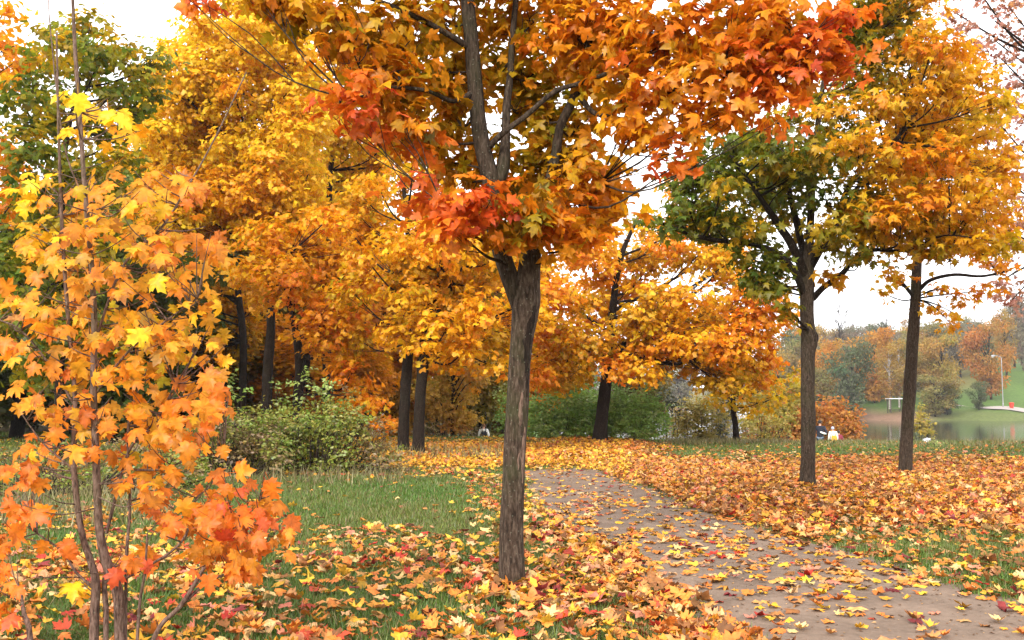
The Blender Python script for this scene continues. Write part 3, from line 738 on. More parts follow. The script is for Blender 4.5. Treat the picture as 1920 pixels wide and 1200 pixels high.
# ---- leaning maple to its right
lm_trunk = [(1697, 889, 11.9), (1700, 830, 11.5), (1705, 740, 11.1), (1710, 660, 10.7), (1715, 580, 9.8), (1718, 520, 9.0), (1722, 450, 7.4), (1732, 360, 5.7), (1745, 260, 4.1), (1760, 140, 2.5)]
lm_limbs = [[(1722, 545, 4), (1745, 525, 3.5, -.2), (1790, 515, 3, -.3), (1840, 518, 2.5, -.4), (1890, 508, 2, -.4)],
            [(1716, 560, 4), (1690, 530, 3, -.2), (1665, 520, 2.5, -.3)],
            [(1720, 470, 6), (1680, 400, 5, .3), (1640, 320, 4, .5)], [(1722, 450, 6), (1780, 380, 5, .2), (1850, 300, 4, .4)]]
lp = pads_fill([(1640, 250), (1720, 120), (1800, 100), (1860, 200), (1880, 330), (1870, 460), (1760, 500), (1660, 480)], 26, 44, 30, (-1.2, 1.6), lambda x, y: ('yo' if y < 400 else 'ol') if rng.random() < .55 else ('go' if rng.random() < .6 else 'am'))  # lower pads turn olive: shade of the crown's underside put into leaf colour
lp += [(1660, 515, 24, 14, -.4, 'go'), (1652, 548, 14, 14, -.4, 'go'), (1680, 530, 12, 18, -.3, 'ye'), (1760, 540, 26, 14, -.3, 'am'), (1800, 560, 30, 14, -.3, 'am'), (1845, 545, 26, 16, -.3, 'am'), (1795, 590, 22, 12, -.4, 'go'), (1790, 615, 9, 7, -.5, 'am'), (1880, 515, 20, 12, -.3, 'am'), (1745, 575, 14, 10, -.2, 'go')]
make_tree('maple_tree', 'leaning dark trunked maple with amber leaves near the lakeside lawn edge', 19.9, lm_trunk, lm_limbs, lp,
          lsz=.15, cover=2.3, tmpl=LF_LOW, bark=M_BARK3, tsides=18, rough=.05, flare=.1, limb_bark=M_BARK2, tone=.88)

# ---- mauve tree at the right edge
mv = pads_fill([(1930, -60), (2150, -60), (2200, 500), (1930, 540)], 26, 45, 38, (-2, 2), 'mv')
for yy in range(-20, 560, 34):
    for xx in (1800, 1835, 1870, 1905):
        if xx == 1800 and yy > 80: continue
        if xx == 1835 and yy > 130: continue
        mv.append((xx + 14 * rng.normal(), yy + 10 * rng.normal(), 26, 20, -1 + 1.2 * rng.random(), 'mv'))
make_tree('thinning_tree', 'tree with sparse mauve brown leaves at the lawn edge beside the amber maple', 24.5, [(2040, 855, 13), (2035, 700, 12), (2030, 560, 11), (2020, 400, 8), (2010, 250, 6), (2000, 60, 3)],
          [], mv, lsz=.13, cover=1.3, tmpl=LF_LOW, bark=M_BARK2, twig_frac=.9)

# ---- orange tree in front of the hedge, at the end of the path
om = pads_fill([(1010, 470), (1100, 430), (1180, 400), (1260, 360), (1330, 400), (1400, 490), (1460, 560), (1475, 640), (1430, 700), (1330, 730), (1230, 690), (1130, 710), (1010, 720), (960, 640), (960, 540)], 62, 46, 34, (-2.6, 2.6),
               lambda x, y: ('am' if rng.random() < .6 else 'or') if x > 1390 and y > 480 else ('yo' if rng.random() < .34 else ('go' if rng.random() < .4 else 'am')))
om += [(1440, 650, 30, 40, -1, 'or'), (1425, 690, 22, 20, -1, 'or'), (1265, 350, 30, 26, 0, 'am'), (1150, 690, 40, 30, -2.2, 'am'), (1050, 700, 60, 26, -1.5, 'yo'), (1350, 700, 60, 30, -1, 'yo'), (1230, 650, 60, 30, -2, 'am'), (1300, 640, 60, 40, -2.4, 'go'), (1360, 660, 60, 35, -2.2, 'am'), (1290, 560, 60, 40, -2.4, 'go'), (1400, 620, 50, 40, -2, 'am'), (1200, 600, 50, 35, -2.4, 'yo'), (1090, 640, 60, 40, -2, 'yo'), (1350, 720, 50, 24, -1.6, 'yo'), (1080, 470, 50, 35, -1, 'go'), (1000, 500, 50, 35, 0, 'go')]
make_tree('maple_tree', 'amber maple with leaning dark trunk in front of the green hedge', 33.5, [(1124, 829, 13), (1128, 790, 12), (1136, 720, 11), (1142, 650, 10), (1150, 570, 7), (1165, 480, 5), (1200, 400, 3)], [], om,
          lsz=.19, cover=2.5, tmpl=LF_STAR, bark=M_BARK2, tsides=14)

# ---- pair of dark trunks left of the path
tp1 = pads_fill([(640, 420), (700, 300), (760, 250), (820, 260), (860, 380), (850, 560), (760, 640), (660, 640)], 34, 42, 30, (-1.8, 2), lambda x, y: 'yo' if rng.random() < .5 else 'go')
make_tree('maple_tree', 'yellow maple with dark trunk, the one of the close pair nearer the bushes', 26.9, [(756, 851, 10.5), (757, 800, 10), (761, 720, 10), (768, 640, 9), (772, 560, 7), (765, 440, 5), (755, 330, 3)], [], tp1,
          lsz=.18, cover=2.3, tmpl=LF_STAR, bark=M_BARK2)
tp2 = pads_fill([(740, 560), (800, 400), (880, 380), (960, 440), (1000, 560), (960, 660), (880, 690), (780, 670)], 38, 42, 30, (-1.8, 2), lambda x, y: ('yo' if rng.random() < .45 else 'go') if y < 640 else ('go' if x < 900 else 'yo'))
tp2 += [(840, 610, 60, 25, -1.9, 'go'), (800, 650, 40, 22, -1.8, 'go'), (870, 660, 40, 22, -1.6, 'go'), (930, 690, 30, 26, -1, 'yo')]
make_tree('maple_tree', 'yellow maple with dark trunk, the one of the close pair nearer the dirt path', 26.3, [(785, 853, 11), (786, 800, 10.5), (789, 730, 10), (794, 670, 11), (805, 590, 8), (830, 500, 6), (850, 420, 3)],
          [[(796, 680, 8), (812, 640, 7, .1), (822, 580, 6, .2), (870, 500, 4, .3)]], tp2, lsz=.18, cover=2.4, tmpl=LF_STAR, bark=M_BARK2)

# ---- the tall yellow grove on the left
ylw = lambda x, y: ('ye' if rng.random() < .8 else 'go') if y < 300 else (('go' if rng.random() < .6 else 'ye') if y < 470 else ('am' if rng.random() < .5 else 'go'))
gv1 = pads_fill([(255, 330), (290, 190), (330, 90), (420, 20), (470, -40), (560, 40), (600, 150), (590, 300), (560, 430), (420, 440), (300, 430)], 110, 46, 34, (-2.8, .8), ylw)
make_tree('maple_tree', 'tall bright yellow maple towering over the bushes at the wood edge', 32, [(500, 822, 11), (500, 760, 10), (503, 680, 9.5), (508, 600, 8), (500, 480, 7), (480, 330, 5), (470, 150, 3)], [], gv1,
          lsz=.18, cover=3.0, tmpl=LF_STAR, bark=M_BARK2, limb_r=.02, twig_frac=.25)
gv2 = pads_fill([(440, 500), (500, 440), (600, 400), (690, 430), (700, 560), (690, 640), (630, 680), (600, 590), (500, 545)], 34, 44, 32, (-2.2, 1.8), lambda x, y: 'am' if rng.random() < .4 else 'go')
gv2 += [(540, 520, 55, 35, -2.4, 'am'), (600, 640, 50, 35, -2, 'am'), (660, 700, 45, 35, -1.5, 'am'), (690, 750, 40, 30, -1.5, 'am'), (640, 590, 50, 30, -2, 'am')]
make_tree('maple_tree', 'orange gold maple with low hanging branches and double stem behind the bushes', 30, [(557, 830, 9), (558, 760, 9), (562, 690, 9), (555, 620, 7), (540, 560, 6), (530, 480, 4)],
          [[(558, 740, 8), (574, 690, 7, .3), (578, 640, 6, .4), (600, 560, 4, .4)]], gv2, lsz=.2, cover=2.4, tmpl=LF_STAR, bark=M_BARK2)
gv3 = pads_fill([(590, 120), (640, 60), (740, 80), (760, 240), (720, 400), (620, 420), (580, 300)], 36, 44, 32, (-1.5, 2), lambda x, y: 'ye' if rng.random() < .5 else 'go')
make_tree('maple_tree', 'golden maple with slim trunk rising behind the orange maple and the close pair', 35, [(612, 815, 8), (612, 700, 7.5), (614, 560, 7), (616, 440, 6), (620, 320, 5), (640, 180, 3)], [], gv3, lsz=.2, cover=2.4, tmpl=LF_STAR, bark=M_BARK2)
gv4 = pads_fill([(350, 470), (440, 440), (480, 540), (480, 640), (420, 690), (350, 640)], 22, 40, 32, (.6, 3.2), lambda x, y: 'yo' if rng.random() < .6 else 'go')
make_tree('maple_tree', 'olive gold maple with thin dark trunk between the bushes and the sapling', 36, [(456, 815, 8), (455, 740, 7.5), (456, 640, 7), (448, 560, 6), (440, 480, 4)], [], gv4, lsz=.2, cover=2.3, tmpl=LF_STAR, bark=M_BARK2)

# ---- dark green maple and orange tree at the far left
dg = pads_fill([(40, 200), (90, 60), (180, 40), (290, 70), (310, 160), (260, 260), (230, 330), (200, 520), (230, 700), (60, 720), (-40, 600), (30, 420)], 70, 46, 34, (-2, 2), lambda x, y: ('gr' if rng.random() < .6 else 'gy') if y > 180 else ('gy' if rng.random() < .7 else 'gr'))
make_tree('maple_tree', 'dark green leaved maple standing behind the yellow sapling', 21, [(110, 880, 10), (112, 760, 9), (112, 620, 8), (115, 460, 7), (120, 300, 5), (150, 140, 3)], [], dg, lsz=.17, cover=2.3, tmpl=LF_STAR, bark=M_BARK2, twig_frac=.7)
fo = pads_fill([(-180, 0), (20, -30), (70, 60), (30, 150), (20, 250), (60, 290), (20, 400), (-160, 420)], 36, 44, 34, (-1.5, 1.5), lambda x, y: 'am' if rng.random() < .6 else 'go')
make_tree('maple_tree', 'orange maple at the wood edge beyond the dark green maple', 24, [(-60, 870, 12), (-58, 700, 11), (-50, 500, 9), (-40, 300, 6), (-30, 120, 3)], [], fo, lsz=.2, cover=1.7, tmpl=LF_STAR, bark=M_BARK2)

# ---- small yellow green tree by the lakeside
sg = pads_fill([(1330, 700), (1400, 690), (1490, 700), (1480, 760), (1420, 770), (1350, 760)], 18, 30, 20, (-1.2, 1.2), lambda x, y: 'yo' if rng.random() < .6 else 'ol')
make_tree('lakeside_tree', 'small yellow green tree with short dark trunk at the edge of the lawn', 38, [(1381, 831, 6), (1379, 800, 5.5), (1375, 770, 5), (1376, 735, 4), (1390, 705, 2)], [[(1377, 765, 4), (1365, 745, 3), (1350, 725, 2)]], sg, lsz=.2, cover=.9, tmpl=LF_STAR, bark=M_BARK2)

# ================================================================== BACKGROUND WOOD, FAR BANK: shared tree shapes
def proto_tree(nl, lsz, tmpl, h, rw, seed, bare=False, slim=1.0, trunk_h=.25, mat=M_FAR):
    """meshes (trunk, crown) of one tree shape, height h, base at the origin"""
    global rng
    keep = rng; rng = np.random.default_rng(seed)
    g = Geo(); r0 = h * .018 * slim
    tube(g, [(0, 0, -.5), (.02 * h, .01 * h, h * .3), (-.01 * h, 0, h * .6), (0, 0, h * .93)], [r0 * 1.2, r0, r0 * .6, r0 * .1], 6, 3, .04)
    m = 26
    cen = []
    for i in range(m):
        f = (i + rng.random()) / m; z = h * (trunk_h + (1 - trunk_h) * f)
        w_ = rw * math.sin(math.pi * min(1, (.16 + .84 * (1 - f)) ** .8)) ** .7 * (.4 + .6 * rng.random())
        a_ = rng.random() * 6.28; cen.append((math.cos(a_) * w_, math.sin(a_) * w_, z * .98))
        tube(g, [(0, 0, max(h * .12, z - w_ * .9 - .05 * h)), (cen[-1][0] * .5, cen[-1][1] * .5, z - .3 * w_), cen[-1]], [r0 * .45, r0 * .3, r0 * .12], 4 if not bare else 3, 2)
        if bare:
            for q in range(9):
                e = np.array(cen[-1]) + rng.normal(size=3) * [rw * .3, rw * .3, h * .07] + [0, 0, h * .04]
                tube(g, [np.array(cen[-1]) * [.6, .6, .93], (np.array(cen[-1]) * [.8, .8, .97] + e) / 2, e], [r0 * .14, r0 * .1, r0 * .05], 3, 2)
    tm = g.mesh('trunk', M_BARK2, smooth=True)
    cm = None
    if not bare:
        cen = np.array(cen); ci = rng.integers(0, m, nl)
        v = nrmz(rng.normal(size=(nl, 3)))
        pos = cen[ci] * np.where(rng.random((nl, 1)) < .3, rng.random((nl, 1)) ** .5, 1) * [1, 1, 0] + cen[ci] * [0, 0, 1] + v * (rng.random((nl, 1)) ** .5) * [rw * .38, rw * .38, h * .09]
        pos[:, 2] = np.maximum(pos[:, 2], h * .06)
        tone = (.75 + .5 * rng.random((m, 3)) * [1, .9, .9])[ci] * (1 + .15 * rng.normal(size=(nl, 1)))
        V, T, c = leaves_arrays(pos, v + rng.normal(size=(nl, 3)) * .6 + [0, 0, -.3], rng.normal(size=(nl, 3)) * .5 + v * .6 + [0, 0, .8], lsz * (.7 + .6 * rng.random(nl)), np.clip(tone, .3, 1.5), tmpl)
        cm = raw_mesh('crown', V, T, mat, c)
    rng = keep
    return tm, cm
FARP = [proto_tree(4200, .42, LF_OVAL, 11, 3.6, 1), proto_tree(4200, .42, LF_OVAL, 12, 3.0, 2), proto_tree(4600, .42, LF_OVAL, 10, 4.4, 3, trunk_h=.12), proto_tree(3600, .4, LF_OVAL, 13, 2.5, 4, trunk_h=.2), proto_tree(4200, .42, LF_OVAL, 9, 3.9, 5, trunk_h=.1)]
MIDP = [proto_tree(9000, .24, LF_STAR, 10, 3.4, 21, mat=M_LEAF), proto_tree(9000, .24, LF_STAR, 11, 3.0, 22, mat=M_LEAF), proto_tree(8000, .22, LF_STAR, 8, 3.2, 23, trunk_h=.1, mat=M_LEAF)]
BARE = [proto_tree(0, 0, None, 11, 3.6, 31, bare=True), proto_tree(0, 0, None, 10, 3.2, 32, bare=True)]
def plant(name, proto, base, h, wid, col, label, cat='tree', group=None, href=None, bark=None):
    r = empty(name, base, label, cat, group)
    hr = href or 11
    k = h / hr; r.scale = (wid, wid, k); r.rotation_euler[2] = rng.random() * 6.28
    t_ = link('trunk', proto[0], r)
    if bark: t_.material_slots[0].link = 'OBJECT'; t_.material_slots[0].material = bark
    if proto[1] is not None:
        c_ = link('crown', proto[1], r); c_.color = (*col, 1)
    return r
PH = {id(p): h for p, h in zip(FARP, (11, 12, 10, 13, 9))}; PH.update({id(p): h for p, h in zip(MIDP, (10, 11, 8))}); PH.update({id(p): h for p, h in zip(BARE, (11, 10))})
# woods behind the left-hand trees
WL = {'gold': ('golden maple deep in the wood behind the front row of trunks', (.8, .32, .01)), 'amber': ('amber maple deep in the wood behind the front row of trunks', (.75, .22, .01)), 'olive': ('olive green tree deep in the wood behind the front row of trunks', (.3, .22, .015)), 'green': ('dark green tree deep in the wood behind the front row of trunks', (.1, .13, .02))}
for px, d, k, top in ((-60, 34, 'green', 380), (30, 36, 'olive', 420), (140, 40, 'green', 450), (220, 33, 'green', 430), (300, 42, 'olive', 330), (360, 46, 'gold', 330), (420, 50, 'amber', 300), (540, 46, 'olive', 330), (620, 48, 'gold', 380), (680, 44, 'gold', 420), (740, 56, 'gold', 420), (300, 58, 'gold', 200), (480, 62, 'gold', 250), (640, 60, 'gold', 230), (580, 40, 'gold', 600), (400, 40, 'olive', 600), (180, 55, 'olive', 300), (830, 50, 'gold', 380), (900, 54, 'olive', 400), (990, 58, 'gold', 430)):
    p = MIDP[rng.integers(3)] if d < 44 else MIDP[rng.integers(2)]; b_ = ground_at(px, d); h = (HZ - top) / FPX * d + CAMZ
    lab, c_ = WL[k]
    plant('wood_tree', p, b_, h, 1.0 + .25 * rng.random(), c_, lab, 'tree', 'trees deep in the wood on the left: ' + k, PH[id(p)])
# yellow and olive bushes beyond the pair of trunks
plant('young_tree', MIDP[2], ground_at(850, 38), 3.6, .5, (.6, .36, .05), 'pale yellow young tree with thin stems behind the pair of dark trunks', 'tree', None, 8)
plant('young_tree', MIDP[0], ground_at(893, 63), 6.4, .5, (.26, .25, .07), 'grey green young tree beside the pale yellow one behind the pair of trunks', 'tree', None, 10)
plant('young_tree', MIDP[1], ground_at(1200, 60), 7.2, .7, (.2, .16, .035), 'dull olive tree behind the hedge at the lake shore', 'tree', None, 11)
plant('young_tree', MIDP[1], ground_at(960, 62), 8.0, .8, (.34, .2, .03), 'ochre tree on the low ground beyond the walker in white', 'tree', None, 11)
plant('young_tree', MIDP[0], ground_at(1060, 70), 9.0, .9, (.2, .17, .03), 'olive tree on the low ground beyond the hedge', 'tree', None, 10)
# undergrowth between the trunks of the wood
UG = {'olive': (.24, .2, .03), 'brown': (.26, .15, .04), 'gold': (.6, .3, .03), 'green': (.12, .16, .03)}
for px, d, hh_, k in ((-80, 40, 4, 'green'), (-20, 46, 5, 'olive'), (60, 44, 4, 'green'), (120, 50, 5, 'brown'), (200, 46, 4.5, 'olive'), (270, 52, 5, 'green'), (340, 48, 4.5, 'brown'), (400, 54, 5, 'olive'), (470, 50, 4.5, 'gold'), (540, 56, 5, 'olive'), (600, 52, 4.6, 'gold'), (660, 58, 5, 'olive'), (720, 50, 4.4, 'gold'), (775, 60, 5.2, 'olive'), (820, 66, 5, 'gold'), (-140, 60, 7, 'olive'), (20, 66, 7, 'green'), (150, 70, 7, 'olive'), (300, 72, 7, 'gold'), (690, 74, 7, 'olive'), (770, 78, 7, 'gold'), (930, 78, 6.5, 'olive'), (905, 90, 8, 'green'), (955, 84, 7, 'olive')):
    plant('undergrowth_bush', MIDP[2], ground_at(px, d), hh_, .75 + .2 * rng.random(), UG[k], f'tall {k} bush filling the gaps between the wood trunks', 'bush', f'{k} undergrowth bushes in the wood', 8)

# ================================================================== BUSHES
C.update(b1=(.22, .26, .03), b2=(.32, .27, .045), b3=(.16, .21, .025), b4=(.36, .19, .04), h1=(.22, .38, .05), h2=(.36, .50, .11), h3=(.14, .27, .035), k1=(.05, .06, .03), k2=(.09, .09, .04), s1=(.5, .36, .06), s2=(.34, .28, .06), u1=(.5, .2, .035), u2=(.42, .13, .03), u3=(.34, .2, .05), t1=(.27, .19, .08), t2=(.2, .13, .06), g1=(.27, .36, .1))
PAL.update(bu=[('b1', 4), ('b2', 2), ('b3', 3), ('b4', .6), ('h1', 1.5)], he=[('h1', 4), ('h2', 2.2), ('h3', 2.4)], dk=[('k1', 3), ('k2', 1)], sp=[('s1', 3), ('s2', 3), ('b1', 1)], ru=[('u1', 3), ('u2', 3), ('u3', 2), ('gold', .6)], br=[('t1', 2), ('t2', 2), ('b2', 1)], gg=[('g1', 2), ('h2', 2), ('b2', 1)])
def make_bush(name, label, d, basepx, pads, lsz, cover, stems=14, tmpl=LF_OVAL, mat=M_BUSH, group=None, spray=8, cat='bush', zfix=None):
    b = ground_at(basepx, d)
    root = empty(name, b, label, cat, group)
    pos, yd, nr, col, sc, pi = crown_points(pads, d, lsz, cover, spray, .15)
    ok = pos[:, 2] > gz(pos[:, 0], pos[:, 1]) + .02
    pos, yd, nr, col = pos[ok], yd[ok], nr[ok], col[ok]
    size = lsz * (.65 + .7 * rng.random(len(pos)))
    leaves_obj('foliage', pos, yd, nr, size, col, tmpl, mat, root, b)
    g = Geo()
    for i in range(stems * max(1, len(pads) // 2)):
        e = sc[rng.integers(len(sc))]
        if e[2] < b[2] + .1: e = e + [0, 0, b[2] + .15 - e[2]]
        x0 = e[0] + (b[0] - e[0]) * .55 + rng.normal() * .12; y0 = e[1] + (b[1] - e[1]) * .5
        s0 = np.array([x0, y0, float(gz(x0, y0)) - .03]); L = np.linalg.norm(e - s0)
        tube(g, [s0, (s0 + e) / 2 + rng.normal(size=3) * .08 * L, e], [.006 + .006 * L, .005 + .003 * L, .003], 4, 3, cap=False)
    o = link('stems', g.mesh('stems', M_TWIG, b), root); o['kind'] = 'stuff'
    return root
# bushes at the wood edge, left
make_bush('bush', 'olive green bush full of small leaves in front of the dark grove trunks', 20.5, 590, pads_fill([(460, 805), (520, 775), (590, 785), (640, 765), (690, 800), (740, 865), (715, 895), (500, 895)], 38, 40, 28, (-.8, .9), lambda x, y: 'br' if rng.random() < .2 else 'bu'), .075, 1.6)
make_bush('bush', 'olive bush behind the sapling, with dry stalks at its foot', 19.5, 450, pads_fill([(350, 815), (400, 785), (450, 780), (500, 800), (540, 885), (380, 905)], 26, 40, 28, (-.7, .8), lambda x, y: 'br' if rng.random() < .25 else 'bu'), .075, 1.6)
make_bush('tall_shrub', 'tall loose shrub with pale green leaves rising above the olive bushes', 21.8, 590, [(590, 740, 34, 26, 0, 'gg'), (555, 715, 18, 16, 0, 'gg'), (640, 745, 30, 22, 0, 'bu'), (600, 770, 46, 24, 0, 'bu'), (520, 735, 16, 20, .1, 'gg'), (680, 790, 26, 20, 0, 'bu'), (540, 760, 30, 22, 0, 'bu'), (620, 715, 16, 18, 0, 'gg'), (570, 690, 10, 12, 0, 'gg'), (660, 725, 14, 14, 0, 'br')], .09, 1.0, stems=6)
make_bush('tall_shrub', 'slender shrub with round green leaves beside the thin dark trunk', 21, 440, [(430, 715, 14, 18, 0, 'gg'), (450, 735, 18, 18, 0, 'he'), (425, 760, 26, 24, 0, 'bu'), (470, 765, 26, 20, 0, 'bu')], .1, .8, stems=6)
make_bush('low_bush', 'brown and olive undergrowth behind the sapling at the wood edge', 16, 120, pads_fill([(-60, 860), (100, 840), (300, 840), (400, 870), (380, 930), (-60, 950)], 22, 52, 26, (-.8, 1), lambda x, y: 'br' if rng.random() < .45 else 'bu'), .07, 1.1)
make_bush('orange_shrub', 'low orange leaved shrub between the olive bushes and the pair of dark trunks', 28.5, 690, [(690, 770, 36, 30, 0, 'am'), (720, 800, 24, 26, 0, 'am'), (700, 830, 30, 22, 0, 'yo'), (740, 790, 16, 24, .5, 'go'), (650, 760, 30, 30, 0, 'am')], .15, 1.3, tmpl=LF_STAR, mat=M_LEAF)
make_bush('brown_thicket', 'brown leafless thicket beyond the pair of dark trunks', 42, 840, pads_fill([(790, 810), (830, 790), (880, 800), (880, 835), (790, 840)], 12, 26, 16, (-1, 1), 'br'), .1, .9, stems=40)
# hedge at the end of the path
hedge = [('glossy green hedge bush right behind the leaning amber maple trunk, on its path side', 36, 1040, [(1030, 775, 46, 40, 0, 'he'), (1070, 765, 46, 45, 0, 'he'), (1010, 800, 36, 28, 0, 'he'), (1090, 800, 40, 28, -.3, 'he'), (1045, 805, 50, 24, -.4, 'he'), (1000, 765, 26, 30, .3, 'he')]),
         ('dense green bush directly behind the leaning amber maple trunk', 36.5, 1135, [(1130, 770, 36, 40, 0, 'he'), (1140, 805, 40, 24, 0, 'he'), (1155, 775, 30, 36, 0, 'he')]),
         ('tall glossy green bush rising highest in the hedge', 37.5, 1095, [(1090, 725, 30, 26, 0, 'he'), (1110, 765, 40, 36, 0, 'he'), (1080, 790, 40, 30, 0, 'he')]),
         ('broad pale green bush at the lake end of the hedge', 35.5, 1200, [(1170, 770, 40, 38, 0, 'he'), (1205, 760, 40, 38, 0, 'he'), (1225, 795, 30, 30, 0, 'he'), (1180, 802, 46, 24, -.2, 'he'), (1240, 775, 14, 24, 0, 'he'), (1150, 745, 26, 26, .3, 'he')])]
for lab, d, bx, pd in hedge: make_bush('hedge_bush', lab, d, bx, pd, .13, 4.2, stems=2)
make_bush('hedge_bush', 'green bush beside the walker in white, half behind the forked maple trunk', 40, 950, [(948, 770, 22, 34, 0, 'he'), (956, 800, 26, 26, 0, 'he'), (945, 740, 20, 24, .3, 'bu')], .12, 2.2, stems=5)
# shrubs along the lakeside beyond the lawn
make_bush('dark_shrub', 'small dark evergreen at the lake end of the hedge', 40, 1248, [(1255, 752, 28, 16, 0, 'dk'), (1245, 735, 22, 14, 0, 'dk'), (1268, 765, 18, 12, 0, 'dk'), (1250, 790, 4, 30, 0, 'dk')], .14, 1.4, stems=4)
make_bush('thin_shrub', 'thin yellowish shrub in front of the pale water', 42, 1305, pads_fill([(1265, 790), (1300, 750), (1345, 755), (1350, 830), (1270, 830)], 22, 28, 24, (-.6, .6), 'sp'), .13, 1.7, stems=5)
make_bush('thin_shrub', 'yellow olive shrub between the dark drooping shrub and the russet bush', 44, 1420, pads_fill([(1385, 800), (1420, 770), (1470, 780), (1480, 835), (1390, 835)], 12, 26, 20, (-.6, .6), 'sp'), .13, 1.2, stems=4)
make_bush('dark_shrub', 'dark drooping shrub beside the small yellow green tree', 41, 1355, [(1355, 785, 14, 20, 0, 'dk'), (1358, 812, 16, 16, 0, 'dk')], .13, 1.4, stems=6)
make_bush('russet_bush', 'russet orange bush on the lakeside slope behind the green and gold maple trunk', 58, 1450, pads_fill([(1400, 790), (1440, 745), (1500, 740), (1520, 780), (1510, 840), (1410, 840)], 18, 28, 22, (-1.4, 1.4), 'ru'), .17, 1.7, stems=3, tmpl=LF_STAR, mat=M_LEAF)
make_bush('russet_bush', 'orange bush right behind the walkers on the lakeside slope', 60, 1560, pads_fill([(1510, 780), (1530, 755), (1580, 760), (1596, 800), (1590, 840), (1510, 840)], 14, 26, 22, (-1.4, 1.4), 'ru'), .17, 1.7, stems=3, tmpl=LF_STAR, mat=M_LEAF)
make_bush('pale_bush', 'yellow green bush on the shore behind the leaning amber maple', 66, 1735, [(1732, 795, 14, 26, 0, 'sp'), (1738, 815, 14, 20, 0, 'sp'), (1726, 770, 10, 18, 0, 'sp'), (1722, 800, 10, 30, 0, 'sp')], .16, 1.5, tmpl=LF_STAR, mat=M_LEAF)
make_bush('pale_bush', 'yellow green leafy bush behind the small lakeside tree', 50, 1430, pads_fill([(1400, 700), (1480, 690), (1500, 740), (1470, 790), (1400, 780)], 12, 26, 20, (-.8, .8), 'sp'), .17, 1.3, stems=3, tmpl=LF_STAR, mat=M_LEAF)
make_bush('weed_tuft', 'leafy weed tuft at the crest of the lawn beside the leaning maple', 33.5, 1755, [(1755, 830, 14, 8, 0, 'gg')], .07, 1.0, stems=8)

# ================================================================== FAR BANK
FC = dict(orange=(.50, .25, .045), ochre=(.40, .255, .06), green=(.12, .15, .07), olive=(.26, .22, .07), grey=(.22, .19, .12), rust=(.45, .2, .05), dark=(.09, .10, .06))
def far_tree(px, d, top, wid, k, label, name='far_tree', p=None, group=None, bark=None):
    b = ground_at(px, d); p = p or FARP[rng.integers(5)]
    h = (CAMZ + (HZ - top) / FPX * d) - b[2]
    return plant(name, p, b, max(h, 2), wid, FC[k], label, 'tree', group, PH[id(p)], bark)
far_tree(1597, 178, 648, 1.15, 'green', 'round grey green tree on the muddy bank across the lake', p=FARP[4])
far_tree(1640, 195, 620, 1.1, 'orange', 'pale orange tree behind the grey green tree across the lake')
far_tree(1562, 200, 640, 1.0, 'orange', 'orange tree on the far bank beside the knobbly maple trunk')
far_tree(1668, 182, 650, .9, 'ochre', 'ochre birch on the far bank next to the white roofed shelter', p=FARP[3], bark=M_BIRCH)
far_tree(1686, 184, 640, .8, 'ochre', 'birch with bright white stem on the far bank behind the shelter', p=FARP[3], bark=M_BIRCH)
far_tree(1700, 186, 630, .8, 'olive', 'olive birch on the far bank half hidden by the leaning maple', p=FARP[1], bark=M_BIRCH)
far_tree(1768, 190, 630, 1.05, 'ochre', 'tall ochre tree across the lake behind the dark shore willow')
far_tree(1752, 176, 705, .95, 'olive', 'olive green tree on the shore across the lake beside the pale footpath', p=FARP[2])
far_tree(1775, 180, 725, .6, 'dark', 'dark green bushy tree at the start of the pale footpath', p=FARP[4])
far_tree(1835, 183, 716, .45, 'green', 'small round green tree standing alone by the pale footpath', p=FARP[2])
far_tree(1858, 196, 606, 1.15, 'rust', 'large rust orange tree behind the street lamp across the lake', p=FARP[2])
far_tree(1888, 235, 585, 1.0, 'ochre', 'ochre tree uphill of the large rust orange tree')
for px, d, top, w_ in ((1905, 285, 575, 1.3), (1935, 260, 555, 1.4), (1960, 230, 600, 1.3)):
    far_tree(px, d, top, w_, 'grey', 'tall grey green tree at the top of the grassy far slope', group='grey green trees on the far slope')
for px, d, top in ((1577, 262, 560), (1665, 275, 592), (1600, 300, 600)):
    far_tree(px, d, top, 1.0, 'grey', 'leafless tree standing out above the far woods', 'bare_tree', BARE[rng.integers(2)], 'leafless trees on the far hill')
FL = dict(orange='orange tree in the dense woods on the far hill', ochre='ochre tree in the dense woods on the far hill', olive='olive tree in the dense woods on the far hill', grey='brownish grey tree in the dense woods on the far hill', green='green tree in the dense woods on the far hill')
ks = ['ochre', 'olive', 'grey', 'orange', 'grey', 'olive', 'ochre', 'green']
for row, (d, y0) in enumerate(((205, 665), (225, 650), (250, 635), (280, 622), (320, 612))):
    for px in np.arange(1455 + 11 * row, 1990, 30 - row):
        if px > 1775 and row < 2: continue
        if px > 1870 and row < 4: continue
        k = ks[rng.integers(8)]
        far_tree(px + rng.normal() * 7, d + rng.normal() * 6, y0 + rng.normal() * 9 - 10 * (px > 1780), 1.0 + .3 * rng.random(), k, FL[k], 'wood_tree', None, FL[k] + 's')
for px, d, top, k in ((1470, 205, 690, 'ochre'), (1500, 200, 670, 'olive'), (1525, 195, 660, 'orange'), (1540, 190, 690, 'olive')):
    far_tree(px, d, top, 1.0, k, FL[k], 'wood_tree', None, FL[k] + 's')
# low pale shore seen past the hedge
for px in np.arange(1000, 1500, 34):
    far_tree(px + rng.normal() * 8, 318 + 20 * rng.random(), 690 + rng.normal() * 8, 1.5, 'grey', 'low grey tree on the distant shore seen past the hedge', 'shore_tree', None, 'low trees on the distant shore')

